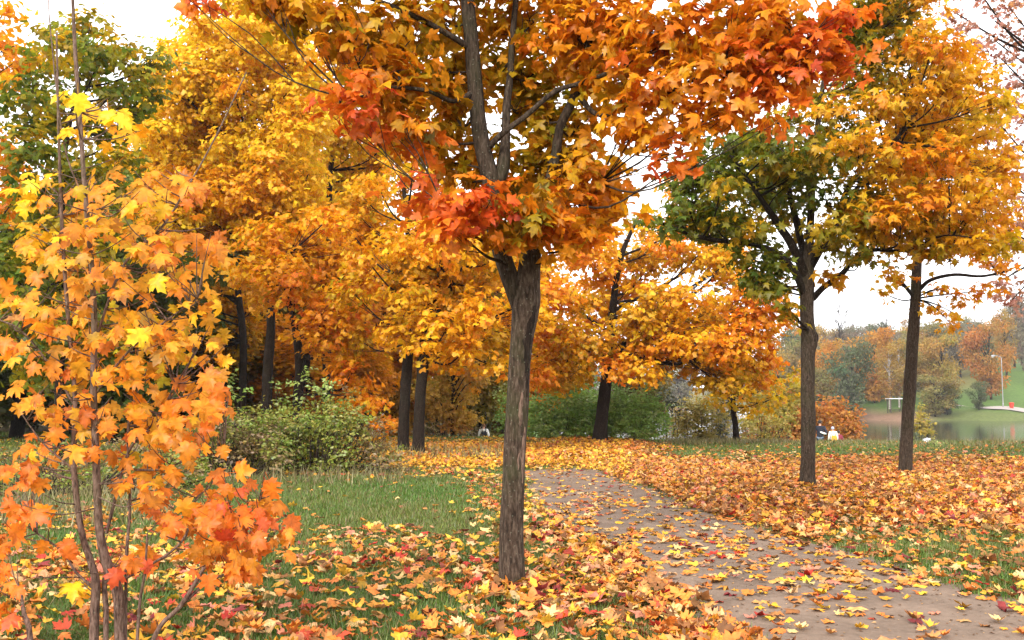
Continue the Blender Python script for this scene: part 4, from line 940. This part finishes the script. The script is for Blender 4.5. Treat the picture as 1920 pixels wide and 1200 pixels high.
# street lamp on the far footpath
M_STEEL = simple('galvanised_steel', (.30, .30, .31), .5, .4, .3, noise=.1, nscale=3)
lb = hit(1881, 765, 120); sL = lb[1] / FPX
lamp = empty('street_lamp', lb, 'grey street lamp post with curved arm beside the pale far footpath', 'street lamp')
H = 93 * sL
g = Geo(); tube(g, [(0, 0, -.1), (0, 0, .9), (0, 0, .95), (0, 0, H * .6), (0, 0, H)], [.12, .12, .085, .075, .06], 10, 3); link('pole', g.mesh('pole', M_STEEL), lamp)
g = Geo(); tube(g, [(0, 0, H - .05), (-.25, 0, H + .25), (-.7, 0, H + .38), (-1.2, 0, H + .4)], [.07, .06, .055, .05], 8, 4); link('arm', g.mesh('arm', M_STEEL), lamp)
g = Geo(); tube(g, [(-1.15, 0, H + .4), (-1.3, 0, H + .4), (-1.7, 0, H + .36), (-1.95, 0, H + .32)], [.08, .17, .19, .05], 10, 3); lh = link('lamp_head', g.mesh('lamp_head', M_STEEL), lamp)
g = Geo(); tube(g, [(-1.3, 0, H + .26), (-1.6, 0, H + .2), (-1.85, 0, H + .26)], [.05, .13, .05], 8, 3); link('lens', g.mesh('lens', simple('lamp_glass', (.8, .8, .8), .2)), lh)

def boxmesh(name, boxes, mat, bev=.0):
    bm = bmesh.new()
    for (x0, y0, z0, x1, y1, z1) in boxes:
        r = bmesh.ops.create_cube(bm, size=1)
        for v in r['verts']:
            v.co = ((x0 + x1) / 2 + v.co.x * (x1 - x0), (y0 + y1) / 2 + v.co.y * (y1 - y0), (z0 + z1) / 2 + v.co.z * (z1 - z0))
    if bev: bmesh.ops.bevel(bm, geom=bm.edges[:], offset=bev, segments=2, affect='EDGES')
    me = bpy.data.meshes.new(name); bm.to_mesh(me); bm.free(); me.materials.append(mat)
    return me
# red litter bin
rb = hit(1897, 766, 120)
binr = empty('litter_bin', rb, 'small red litter bin by the far footpath next to the lamp post', 'bin')
M_RED = simple('red_paint', (.55, .05, .03), .5, noise=.1)
g = Geo(); tube(g, [(0, 0, 0), (0, 0, .1), (0, 0, .9), (0, 0, 1.0)], [.3, .32, .42, .42], 12, 2); link('body', g.mesh('body', M_RED), binr)
g = Geo(); tube(g, [(0, 0, .98), (0, 0, 1.05), (0, 0, 1.12)], [.46, .46, .3], 12, 2); link('rim', g.mesh('rim', M_RED), binr)
# white roofed shelter
sb = ground_at(1679, 177); M_WH = simple('white_paint', (.8, .8, .8), .6, noise=.05); M_POST = simple('brown_timber', (.05, .035, .025), .8, noise=.2)
sh = empty('park_shelter', sb, 'small open shelter with flat white roof on the far bank under the birches', 'shelter')
for sx in (-1.2, 1.2):
    for sy in (-.8, .8): link('post', boxmesh('post', [(sx - .06, sy - .06, -.2, sx + .06, sy + .06, 2.3)], M_POST), sh)
link('roof', boxmesh('roof', [(-1.5, -1.0, 2.3, 1.5, 1.0, 2.42)], M_WH, .03), sh)
link('bench', boxmesh('bench', [(-1, .4, .42, 1, .75, .48), (-.9, .45, 0, -.8, .7, .42), (.8, .45, 0, .9, .7, .42)], M_POST), sh)
# white car glimpsed on the far bank
cb = hit(1538, 727, 130); M_CAR = simple('white_car_paint', (.75, .76, .78), .3, .5); M_GL = simple('car_glass', (.02, .025, .03), .1, .5); M_TY = simple('tyre_rubber', (.02, .02, .02), .8)
car = empty('parked_car', cb, 'white parked car glimpsed among the far trees beside the knobbly maple trunk', 'car'); car.rotation_euler[2] = R(15); car.location.z += .02
bm = bmesh.new()
prof = [(-2.1, .3), (-2.15, .75), (-1.9, .92), (-1.5, .98), (.75, .98), (1.9, .82), (2.1, .6), (2.1, .3)]
def extr(name, prof, w, mat, tap=0):
    n_ = len(prof); V = [(x, -w, z) for x, z in prof] + [(x, w, z) for x, z in prof]
    F = [[i, (i + 1) % n_, n_ + (i + 1) % n_, n_ + i] for i in range(n_)] + [list(range(n_))[::-1], list(range(n_, 2 * n_))]
    me = bpy.data.meshes.new(name); me.from_pydata(V, [], F); me.update(); me.materials.append(mat); return me
link('body', extr('body', prof, .85, M_CAR), car)
link('cabin', extr('cabin', [(-1.6, .97), (-1.2, 1.42), (.1, 1.45), (.8, .97)], .72, M_GL), car); link('roof', extr('roof', [(-1.2, 1.42), (-1.1, 1.49), (.02, 1.51), (.1, 1.45)], .74, M_CAR), car)
for sx in (-1.3, 1.3):
    for sy in (-.8, .8):
        g = Geo(); tube(g, [(sx, sy - .12, .32), (sx, sy - .11, .32), (sx, sy + .11, .32), (sx, sy + .12, .32)], [.05, .32, .32, .05], 14, 2); link('wheel', g.mesh('wheel', M_TY), car)
# white litter on the crest
lit_ = hit(1738, 829); me = bpy.data.meshes.new('plastic_bag'); bm = bmesh.new(); bmesh.ops.create_icosphere(bm, subdivisions=3, radius=.14)
for v in bm.verts:
    f = 1 + .3 * math.sin(v.co.x * 40 + 1) * math.sin(v.co.y * 33) + .25 * math.sin(v.co.z * 47 + v.co.x * 21); v.co *= f; v.co.z = v.co.z * .6 + .06
bm.to_mesh(me); bm.free(); me.materials.append(simple('white_plastic', (.75, .76, .82), .35)); o = link('plastic_bag', me); o.location = Vector(lit_.tolist()); tag(o, 'crumpled white plastic bag lying on the crest of the lawn', 'plastic bag')

# ================================================================== PEOPLE
def skin_mesh(name, verts, edges, radii, mat, parent, root=0, sub=2):
    me = bpy.data.meshes.new(name); me.from_pydata(verts, edges, []); me.update()
    o = link(name, me, parent)
    o.modifiers.new('skin', 'SKIN'); s_ = o.modifiers.new('sub', 'SUBSURF'); s_.levels = sub; s_.render_levels = sub
    if not me.skin_vertices: me.skin_vertices.new()
    for v, r in zip(me.skin_vertices[0].data, radii): v.radius = (r, r) if not isinstance(r, tuple) else r
    me.skin_vertices[0].data[root].use_root = True
    o.modifiers['skin'].use_smooth_shade = True
    me.materials.append(mat)
    return o
M_SKIN = simple('skin', (.5, .27, .19), .6)
def person(base, h, yaw, jacket, trousers, hair, label, hatcol=None, arm='down', step=.12):
    """walker seen from behind; faces +Y before yaw"""
    k = h / 1.75
    r = empty('person', base, label, 'person'); r.rotation_euler[2] = yaw; r.scale = (k, k, k)
    LA = {'down': [(-.2, 0, 1.42), (-.27, -.03, 1.13), (-.28, .06, .88)], 'bent': [(-.2, 0, 1.42), (-.29, -.1, 1.15), (-.2, .14, 1.06)]}['down']
    RA = {'down': [(.2, 0, 1.42), (.27, -.05, 1.13), (.28, .03, .88)], 'bent': [(.2, 0, 1.42), (.31, -.1, 1.16), (.27, .14, 1.02)]}[arm]
    def hand(w_, dirn):
        base_, out = len(V), []
        V.append(tuple(np.array(w_) + np.array(dirn) * .07)); Rr.append((.03, .018)); 
        return base_
    # body: pelvis, spine, neck, head, arms, hands with fingers, legs, feet
    V = [(0, 0, .95), (0, 0, 1.15), (0, .0, 1.40), (0, .01, 1.50), (0, .02, 1.57), (0, .03, 1.66), (0, .03, 1.73)]
    E = [(0, 1), (1, 2), (2, 3), (3, 4), (4, 5), (5, 6)]
    Rr = [(.14, .1), (.13, .1), (.15, .1), .055, .07, (.08, .095), .05]
    for A in (LA, RA):
        i0 = len(V); V += A; E += [(2, i0), (i0, i0 + 1), (i0 + 1, i0 + 2)]; Rr += [.055, .042, .03]
        dv = np.array(A[2]) - np.array(A[1]); dv = dv / np.linalg.norm(dv)
        pm = len(V); V.append(tuple(np.array(A[2]) + dv * .08)); Rr.append((.034, .022)); E.append((i0 + 2, pm))
        for f in range(4):
            o1 = np.array([0, -.03 + .02 * f, 0]); L = (.07, .085, .08, .06)[f]
            a1 = len(V); V += [tuple(np.array(V[pm]) + dv * .04 + o1), tuple(np.array(V[pm]) + dv * (.04 + L) + o1 * 1.1 + [0, .012, 0])]; Rr += [.01, .008]; E += [(pm, a1), (a1, a1 + 1)]
        a1 = len(V); V += [tuple(np.array(V[pm]) - dv * .03 + [0, .045, 0]), tuple(np.array(V[pm]) + dv * .03 + [0, .07, 0])]; Rr += [.012, .009]; E += [(pm, a1), (a1, a1 + 1)]
    LG = []
    for sgn in (-1, 1):
        i0 = len(V); f = step * sgn
        V += [(.09 * sgn, 0, .88), (.1 * sgn, f * .6 + .03, .5), (.1 * sgn, f - .02, .09), (.1 * sgn, f + .14, .035)]; LG.append(V[i0:i0 + 4])
        E += [(0, i0), (i0, i0 + 1), (i0 + 1, i0 + 2), (i0 + 2, i0 + 3)]; Rr += [.085, .06, .042, .035]
    body = skin_mesh('body', V, E, Rr, M_SKIN, r)
    # nose, ears and hair
    hd = Geo(); tube(hd, [(0, .12, 1.67), (0, .145, 1.63), (0, .125, 1.615)], [.012, .018, .012], 6, 3); link('nose', hd.mesh('nose', M_SKIN), body)
    for sgn in (-1, 1):
        e_ = Geo(); tube(e_, [(.088 * sgn, .02, 1.67), (.1 * sgn, .015, 1.65), (.088 * sgn, .02, 1.615)], [.008, .016, .008], 6, 3); link('ear', e_.mesh('ear', M_SKIN), body)
    hm = bpy.data.meshes.new('hair'); bm = bmesh.new(); bmesh.ops.create_uvsphere(bm, u_segments=18, v_segments=12, radius=1)
    for v in bm.verts:
        c = v.co; front = max(0, c.y)
        c.x *= .098; c.y = c.y * .112 - .0 ; c.z = c.z * .105
        if c.z < -.02 and front > 0: c.y *= .3
        c.y += .02; c.z += 1.685
    bm.to_mesh(hm); bm.free(); hm.materials.append(hatcol or hair); link('hat' if hatcol else 'hair', hm, body)
    # clothes
    JV = [(0, 0, .86), (0, 0, .95), (0, 0, 1.15), (0, 0, 1.40), (0, .01, 1.49)]; JE = [(0, 1), (1, 2), (2, 3), (3, 4)]; JR = [(.19, .14), (.185, .14), (.17, .135), (.18, .125), .075]
    for A in (LA, RA):
        i0 = len(JV); JV += A; JE += [(3, i0), (i0, i0 + 1), (i0 + 1, i0 + 2)]; JR += [.08, .066, .05]
    skin_mesh('jacket', JV, JE, JR, jacket, r, 1)
    TV = [(0, 0, .95)]; TE = []; TR_ = [(.16, .12)]
    for lg in LG:
        i0 = len(TV); TV += [lg[0], lg[1], lg[2]]; TE += [(0, i0), (i0, i0 + 1), (i0 + 1, i0 + 2)]; TR_ += [.1, .078, .062]
    skin_mesh('trousers', TV, TE, TR_, trousers, r, 0)
    for lg in LG:
        g = Geo(); a, b = np.array(lg[2]), np.array(lg[3]); tube(g, [a + [0, -.05, -.04], a + [0, 0, -.03], b + [0, -.02, .0], b + [0, .06, -.0]], [.03, .05, .045, .03], 8, 3); link('shoe', g.mesh('shoe', M_TY), r)
    return r
M_NAVY = simple('navy_cloth', (.018, .02, .032), .85, noise=.2); M_DENIM = simple('denim', (.13, .17, .22), .9, noise=.15); M_WCLOTH = simple('white_cloth', (.8, .78, .72), .85, noise=.05)
M_MAROON = simple('maroon_cloth', (.22, .03, .05), .85, noise=.15); M_YEL = simple('yellow_cloth', (.75, .36, .04), .7, noise=.1); M_BLUE = simple('pale_blue_knit', (.4, .47, .62), .9, noise=.1); M_HAIR = simple('dark_hair', (.03, .022, .018), .7); M_BLK = simple('black_cloth', (.02, .02, .025), .8)
def backpack(name, pr, mat, w, z0, z1, label):
    """a bag worn by the walker: it hangs from the shoulders, so it is a thing of its own"""
    k = pr.scale[0]
    o = empty(name, pr.location, label, 'backpack'); o.rotation_euler = pr.rotation_euler; o.scale = pr.scale
    link('bag', boxmesh('bag', [(-w, -.30, z0, w, -.135, z1)], mat, .05), o)
    link('pocket', boxmesh('pocket', [(-w * .7, -.35, z0 + .04, w * .7, -.29, z0 + (z1 - z0) * .5)], mat, .02), o)
    for s_ in (-1, 1):
        g = Geo(); tube(g, [(s_ * .1, -.15, z1 - .05), (s_ * .11, -.08, 1.5), (s_ * .12, .07, 1.49), (s_ * .13, .15, 1.3), (s_ * .13, -.12, z0 + .1)], [.018] * 5, 6, 4); link('strap', g.mesh('strap', mat), o)
    return o
p1 = person(ground_at(1536, 50), 1.76, R(-20), M_NAVY, M_DENIM, M_HAIR, 'person in dark jacket and jeans walking away past the knobbly maple trunk', arm='bent')
g = Geo(); tube(g, [(.02, -.16, 1.19), (.1, -.19, 1.16), (.22, -.16, 1.12), (.3, -.08, 1.1)], [.03, .05, .05, .03], 10, 3)
pb = link('white_bag', g.mesh('white_bag', M_WH)); pb.location = p1.location; pb.rotation_euler = p1.rotation_euler; tag(pb, 'white rolled bundle tucked under the arm of the person in the dark jacket', 'bundle')
p2 = person(ground_at(1560, 49), 1.34, R(0), M_WCLOTH, M_BLK, M_HAIR, 'child in white jacket and pale blue hat walking beside the person in dark jacket', M_BLUE)
backpack('backpack', p2, M_YEL, .17, .72, 1.22, 'yellow backpack on the back of the child in white')
p3 = person(ground_at(1571, 50.6), 1.3, R(10), M_MAROON, M_BLK, M_HAIR, 'child in maroon jacket half hidden behind the child in white')
p4 = person(ground_at(907, 53), 1.72, R(8), M_WCLOTH, M_DENIM, simple('auburn_hair', (.2, .09, .04), .7), 'person in white jacket walking away on the low ground beyond the yellow leaf carpet')
backpack('backpack', p4, M_BLK, .16, .98, 1.38, 'black backpack on the back of the person in white jacket')

# ================================================================== SAPLING (front left)
SD = 6.0; ss = SD / FPX
sbase = P(198, 1222, SD); sbase[2] = gz(sbase[0], sbase[1]) - .03
sap = empty('maple_sapling', sbase, 'young multi stemmed maple with large yellow and orange leaves growing in the grass', 'sapling')
stems = [
 ([(228, 1222, 12), (224, 1160, 12), (222, 1115, 12), (208, 1075, 12), (194, 1035, 10), (184, 970, 8.5), (180, 860, 8), (175, 720, 7), (177, 600, 6.5), (170, 480, 6), (158, 340, 5), (149, 210, 4.5), (140, 80, 4), (134, -60, 3)], 10),
 ([(176, 1222, 10), (177, 1150, 10), (180, 1095, 9.5), (172, 1058, 8), (155, 1005, 7), (143, 930, 6.5), (138, 850, 6), (141, 750, 5), (128, 600, 4.5), (117, 440, 4), (110, 250, 3), (106, 60, 2)], 10),
 ([(198, 1222, 6), (199, 1150, 6), (196, 1095, 6), (204, 1065, 6)], 8),
 ([(236, 1222, 4), (236, 1120, 4), (238, 1030, 4), (244, 940, 3), (240, 800, 2.5), (262, 720, 2)], 6),
 ([(255, 1222, 4), (262, 1130, 3.5), (272, 1070, 3), (276, 1000, 2)], 6),
 ([(266, 1222, 5), (300, 1175, 5), (335, 1140, 5), (362, 1100, 4.5), (385, 1060, 4)], 7),
 ([(345, 1130, 4), (390, 1090, 3.5), (430, 1075, 3), (470, 1060, 2)], 6),
 ([(225, 1090, 4), (270, 1065, 3.5), (320, 1035, 3), (350, 1000, 3), (365, 940, 2.5), (385, 920, 2)], 6),
 ([(172, 1100, 4), (140, 1070, 3), (118, 1035, 2.5), (70, 1000, 2)], 6),
 ([(200, 1000, 4), (225, 900, 3.5), (245, 840, 3), (290, 790, 2.5), (330, 720, 2)], 6),
 ([(178, 640, 3.5), (230, 500, 3), (300, 430, 3), (340, 370, 2.5), (400, 265, 2), (462, 135, 1.5)], 6),
 ([(178, 740, 3), (240, 660, 2.5), (300, 610, 2), (370, 560, 1.5)], 6),
 ([(140, 760, 3), (90, 680, 2.5), (40, 620, 2), (0, 600, 1.5)], 6),
 ([(138, 880, 3), (80, 830, 2), (30, 760, 1.5)], 6),
 ([(160, 380, 2), (120, 270, 2), (95, 60, 1.5), (90, -20, 1)], 5),
 ([(385, 1062, 3), (420, 1010, 2.5), (460, 970, 2), (490, 935, 1.5)], 6),
 ([(240, 880, 3), (300, 880, 2.5), (360, 860, 2), (420, 850, 1.5)], 6),
 ([(60, 1222, 8), (55, 1180, 6), (45, 1150, 5), (40, 1110, 2)], 7),
]
sk = []
for sp_, sides in stems:
    g = Geo(); ph_ = rng.normal() * .12
    pts = [P(a, b, SD + ph_ * i / 4) for i, (a, b, r) in enumerate(sp_)]
    if sp_[0][1] > 1200: pts[0][2] = gz(pts[0][0], pts[0][1]) - .04
    cc, _ = tube(g, pts, [r * ss * .85 for a, b, r in sp_], sides, 5, .03); sk.append(cc)
    link('stem', g.mesh('stem', M_STEM, sbase), sap)
SK = np.concatenate(sk)
cl = [(125, 172, 18, 10, 2, 'ye'), (145, 232, 28, 20, 3, 'ye'), (205, 215, 40, 15, 4, 'ye'), (225, 252, 40, 22, 4, 'go'), (85, 330, 28, 12, 2, 'ye'), (68, 372, 28, 22, 3, 'go'), (170, 365, 60, 40, 9, 'sy'), (262, 365, 60, 40, 11, 'sy'), (350, 348, 40, 22, 6, 'sa'),
 (72, 440, 35, 30, 5, 'go'), (160, 440, 45, 35, 8, 'sy'), (250, 430, 60, 40, 11, 'sy'), (320, 450, 50, 40, 8, 'sa'), (395, 470, 28, 25, 4, 'sa'), (90, 490, 45, 30, 6, 'sy'), (170, 520, 60, 35, 10, 'sy'), (280, 530, 60, 40, 10, 'sy'), (350, 550, 50, 30, 6, 'sy'),
 (50, 560, 50, 30, 6, 'sy'), (150, 590, 70, 40, 13, 'sy'), (260, 610, 70, 40, 13, 'sy'), (340, 620, 60, 40, 9, 'sy'), (30, 640, 40, 30, 5, 'sa'), (120, 660, 60, 35, 8, 'sa'), (220, 690, 70, 40, 11, 'sy'), (310, 680, 70, 40, 12, 'sy'), (398, 690, 25, 25, 3, 'sy'),
 (55, 740, 50, 35, 6, 'sa'), (150, 760, 60, 30, 8, 'sa'), (250, 770, 70, 40, 11, 'sa'), (340, 760, 60, 40, 9, 'sa'), (412, 755, 25, 25, 3, 'so'), (70, 830, 50, 30, 6, 'sa'), (170, 835, 50, 28, 4, 'sa'), (270, 840, 70, 40, 9, 'sa'), (350, 820, 50, 30, 8, 'sa'), (60, 890, 50, 20, 5, 'so'), (30, 945, 25, 15, 3, 'so'), (65, 970, 28, 25, 3, 'so'), (15, 1000, 20, 20, 3, 'so'),
 (290, 910, 50, 30, 8, 'sa'), (330, 970, 40, 30, 6, 'so'), (410, 905, 45, 28, 6, 'so'), (442, 866, 12, 6, 1, 'so'), (418, 975, 55, 38, 11, 'so'), (460, 1010, 60, 48, 13, 'so'), (490, 948, 36, 18, 4, 'so'), (440, 1060, 60, 26, 7, 'so'), (390, 1020, 40, 40, 6, 'so'), (232, 1050, 14, 14, 2, 'so'), (278, 1048, 22, 16, 3, 'so'), (150, 1100, 14, 14, 2, 'go'), (120, 1030, 28, 22, 3, 'so'), (312, 985, 14, 12, 2, 'so'), (500, 905, 14, 5, 1, 'so'), (15, 1080, 20, 20, 3, 'so'), (20, 1150, 24, 24, 3, 'so')]
lp_, ly, ln, lc = [], [], [], []
tw = Geo()
for (cx, cy_, rx, ry, n_, pal) in cl:
    for i in range(int(round(n_ * 2.7))):
        p = P(cx + rx * np.clip(rng.normal() * .62, -1.3, 1.3), cy_ + ry * np.clip(rng.normal() * .62, -1.3, 1.3), SD + rng.normal() * .28)
        out = np.array([p[0] - P(180, 600, SD)[0], rng.normal() * .25 - .28, 0]); out = out / (np.linalg.norm(out) + .2)
        lp_.append(p); ly.append(out * .55 + rng.normal(size=3) * .38 + [0, -.05, -.55]); ln.append(np.array([0, -.62, .62]) + out * .25 + rng.normal(size=3) * .36); lc.append(pick(pal, 1, .12)[0])
        dv = SK - p; dd_ = np.linalg.norm(dv, axis=1) + np.maximum(dv[:, 2], 0) * 1.5; j = int(np.argmin(dd_)); a = SK[j]
        if i % 2 == 0 and np.linalg.norm(a - p) > .05:
            yv = ly[-1] / np.linalg.norm(ly[-1]); e = p - yv * .06 + [0, 0, .02]
            L = np.linalg.norm(e - a); tube(tw, [a, (a + e) / 2 + [0, 0, -.06 * L] + rng.normal(size=3) * .03 * L, e], [.0045, .0035, .002], 4, 3, cap=False)
o = link('twigs', tw.mesh('twigs', M_STEM, sbase), sap); o['kind'] = 'stuff'
lp_, ly, ln, lc = map(np.array, (lp_, ly, ln, lc))
lsz_ = .1 * (.7 + .5 * rng.random(len(lp_)))
order = np.argsort(lp_[:, 1] - 2 * lsz_); first, rest = order[:300], order[300:]
crown = leaves_obj('crown', lp_[rest], ly[rest], ln[rest], lsz_[rest], lc[rest], LF_HI, M_LEAF, sap, sbase, .5 + rng.random(len(rest)))
XX, YY, ZZ = frames(ly, ln)
for i in first: leaf_object('leaf', ML[rng.integers(5)], lp_[i], XX[i], YY[i], ZZ[i], lsz_[i], lc[i], crown, sbase)

# ================================================================== FALLEN LEAVES
C.update(fy=(.74, .42, .04), fy2=(.70, .36, .03), fo=(.68, .25, .04), fo2=(.62, .19, .035), fo3=(.60, .28, .08), fr=(.5, .07, .03), ft=(.56, .31, .12), fc=(.70, .46, .19), fp=(.55, .21, .12))
FCOL = dict(yellow=['fy', 'fy', 'fy2'], orange=['fo', 'fo2', 'fo3'], red=['red', 'fr', 'wine'], tan=['ft', 'fc', 'fc', 'fp'])
FW = dict(near=(.26, .40, .09, .25), carpet=(.2, .52, .06, .22), path=(.28, .40, .07, .25), far=(.62, .28, .01, .09))
def fall(n, y0, y1, spread, dens, lsz, tmpl, mat=M_DRY):
    """scatter n candidates, keep by cover map; dens scales the cover"""
    x, y = scatter(n, y0, y1, spread, 1.0)
    # area-weighted in x: scatter() spreads over width ~ y
    kp = rng.random(n) < leaf_density(x, y) ** 1.35 * dens * (spread * y + 1.2) / (spread * y1 + 1.2)
    return x[kp], y[kp]
def fall_arrays(x, y, lsz):
    n = len(x)
    uv = to_px(np.column_stack([x, y, gz(x, y)])); pth = on_path(x, y) > .5
    zone = np.where(pth, 2, np.where((uv[:, 1] < 885) & (uv[:, 0] < 1180), 3, np.where(uv[:, 0] > 1150, 1, 0)))
    W = np.array([FW['near'], FW['carpet'], FW['path'], FW['far']])[zone]
    W = W / W.sum(1, keepdims=True); kind = (rng.random((n, 1)) > np.cumsum(W, 1)).sum(1).clip(0, 3)
    keys = list(FCOL); col = np.zeros((n, 3))
    for i, k in enumerate(keys):
        m_ = kind == i; pool = np.array([C[c] for c in FCOL[k]]); col[m_] = pool[rng.integers(0, len(pool), m_.sum())]
    col = np.clip(.92 * col * (1 + .14 * rng.normal(size=(n, 1))) * (1 + .06 * rng.normal(size=(n, 3))), .01, .88)
    br_ = rng.random(n) < np.where(zone == 1, .24, .10); col[br_] = np.array(C['brown']) * (.7 + .8 * rng.random((br_.sum(), 1)))
    den = leaf_density(x, y)
    tilt = np.where(pth, .10, .18 + .2 * den)[:, None]
    a = rng.random(n) * 6.283
    yd = np.column_stack([np.cos(a), np.sin(a), np.zeros(n)]) + rng.normal(size=(n, 3)) * [0, 0, 1] * tilt
    nr = np.array([0, 0, 1.]) + rng.normal(size=(n, 3)) * tilt * 1.3
    size = lsz * (.62 + .6 * rng.random(n))
    z = gz(x, y) + np.where(pth, .022, .02 + (.03 + .035 * den) * rng.random(n)) + .3 * size * tilt[:, 0] * .5
    return np.column_stack([x, y, z]), yd, nr, size, col, kind, pth
bands = [(5.0, 10.0, .62, LF_MID, .096), (10.0, 15, .60, LF_MID, .095), (15, 24, .58, LF_LOW, .095), (24, 38, .56, LF_STAR, .11)]
VV, TT, CC, nv = [], [], [], 0
first = True
for y0, y1, spr, tm, lz in bands:
    area = (y1 - y0) * (spr * (y0 + y1) + 2.4)
    top_ = 240. if y0 < 20 else 170.; n_ = int((y1 - y0) * 2 * (spr * y1 + 1.2) * top_)
    x, y = scatter(n_, y0, y1, spr)
    rate = -np.log(1 - np.minimum(leaf_density(x, y), .97)) / (.62 * lz * lz)      # leaves per square metre for that cover
    kp = rng.random(n_) < np.minimum(rate / top_, 1) * (spr * y + 1.2) / (spr * y1 + 1.2)
    x, y = x[kp], y[kp]
    pos, yd, nr, size, col, kind, pth = fall_arrays(x, y, lz)
    if first:
        first = False
        uv = to_px(pos); vis = (uv[:, 0] > 0) & (uv[:, 0] < 1920) & (uv[:, 1] < 1195)
        sc_ = pos[:, 1] - 8 * (size - .16) + (~vis) * 100 ; od = np.argsort(sc_); one, oth = od[:300], od[300:]
        X_, Y_, Z_ = frames(yd, nr); keys = list(FCOL)
        adj = dict(yellow='yellow', orange='orange', red='red', tan='pale tan')
        for i in one:
            k = adj[keys[kind[i]]]; where = 'bare dirt of the path' if pth[i] else 'grass'
            o = leaf_object('fallen_leaf', MD[rng.integers(6)], pos[i], X_[i], Y_[i], Z_[i], size[i], col[i])
            tag(o, f'{k} fallen maple leaf lying on the {where}', 'leaf', f'{k} leaves on the {where}')
        pos, yd, nr, size, col = pos[oth], yd[oth], nr[oth], size[oth], col[oth]
    V, T, c = leaves_arrays(pos, yd, nr, size, col, tm, rng.normal(size=len(pos)) * .9, .085)
    VV.append(V); TT.append(T + nv); CC.append(c); nv += len(V)
fl = link('leaf_litter', raw_mesh('leaf_litter', np.concatenate(VV), np.concatenate(TT), M_DRY, np.concatenate(CC)))
tag(fl, 'carpet of fallen yellow, orange and tan maple leaves covering lawn and path', 'fallen leaves', kind='stuff')

# crumbs of leaf and twig trodden into the path
x, y = scatter(16000, 5, 22, .6); kp = on_path(x, y) > .4; x, y = x[kp], y[kp]; n_ = len(x)
a = rng.random(n_) * 6.283
cr_ = np.array([[.16, .09, .045]]) * (.5 + 1.2 * rng.random((n_, 1))) + np.array([[.3, .18, .06]]) * (rng.random((n_, 1)) < .2)
o = leaves_obj('path_debris', np.column_stack([x, y, gz(x, y) + .016]), np.column_stack([np.cos(a), np.sin(a), np.zeros(n_)]), np.array([0, 0, 1.]) + rng.normal(size=(n_, 3)) * .2, .012 + .035 * rng.random(n_) ** 2, cr_, LF_OVAL, M_DRY)
tag(o, 'brown crumbs of leaf and twig trodden into the dirt path', 'debris')

# ================================================================== HAZE over the lake and the far bank
bm = bmesh.new(); r_ = bmesh.ops.create_cube(bm, size=1)
for v in bm.verts: v.co = (60 + v.co.x * 1140, 360 + v.co.y * 880, 21 + v.co.z * 54.4)
me = bpy.data.meshes.new('haze'); bm.to_mesh(me); bm.free()
m, n, l = new_mat('damp_air'); o_ = n.new('ShaderNodeOutputMaterial'); pv = n.new('ShaderNodeVolumePrincipled')
pv.inputs['Color'].default_value = (.93, .94, .97, 1); pv.inputs['Density'].default_value = .00025; pv.inputs['Anisotropy'].default_value = .2
l.new(pv.outputs[0], o_.inputs['Volume']); me.materials.append(m)
hz = link('haze', me); tag(hz, kind='stuff')
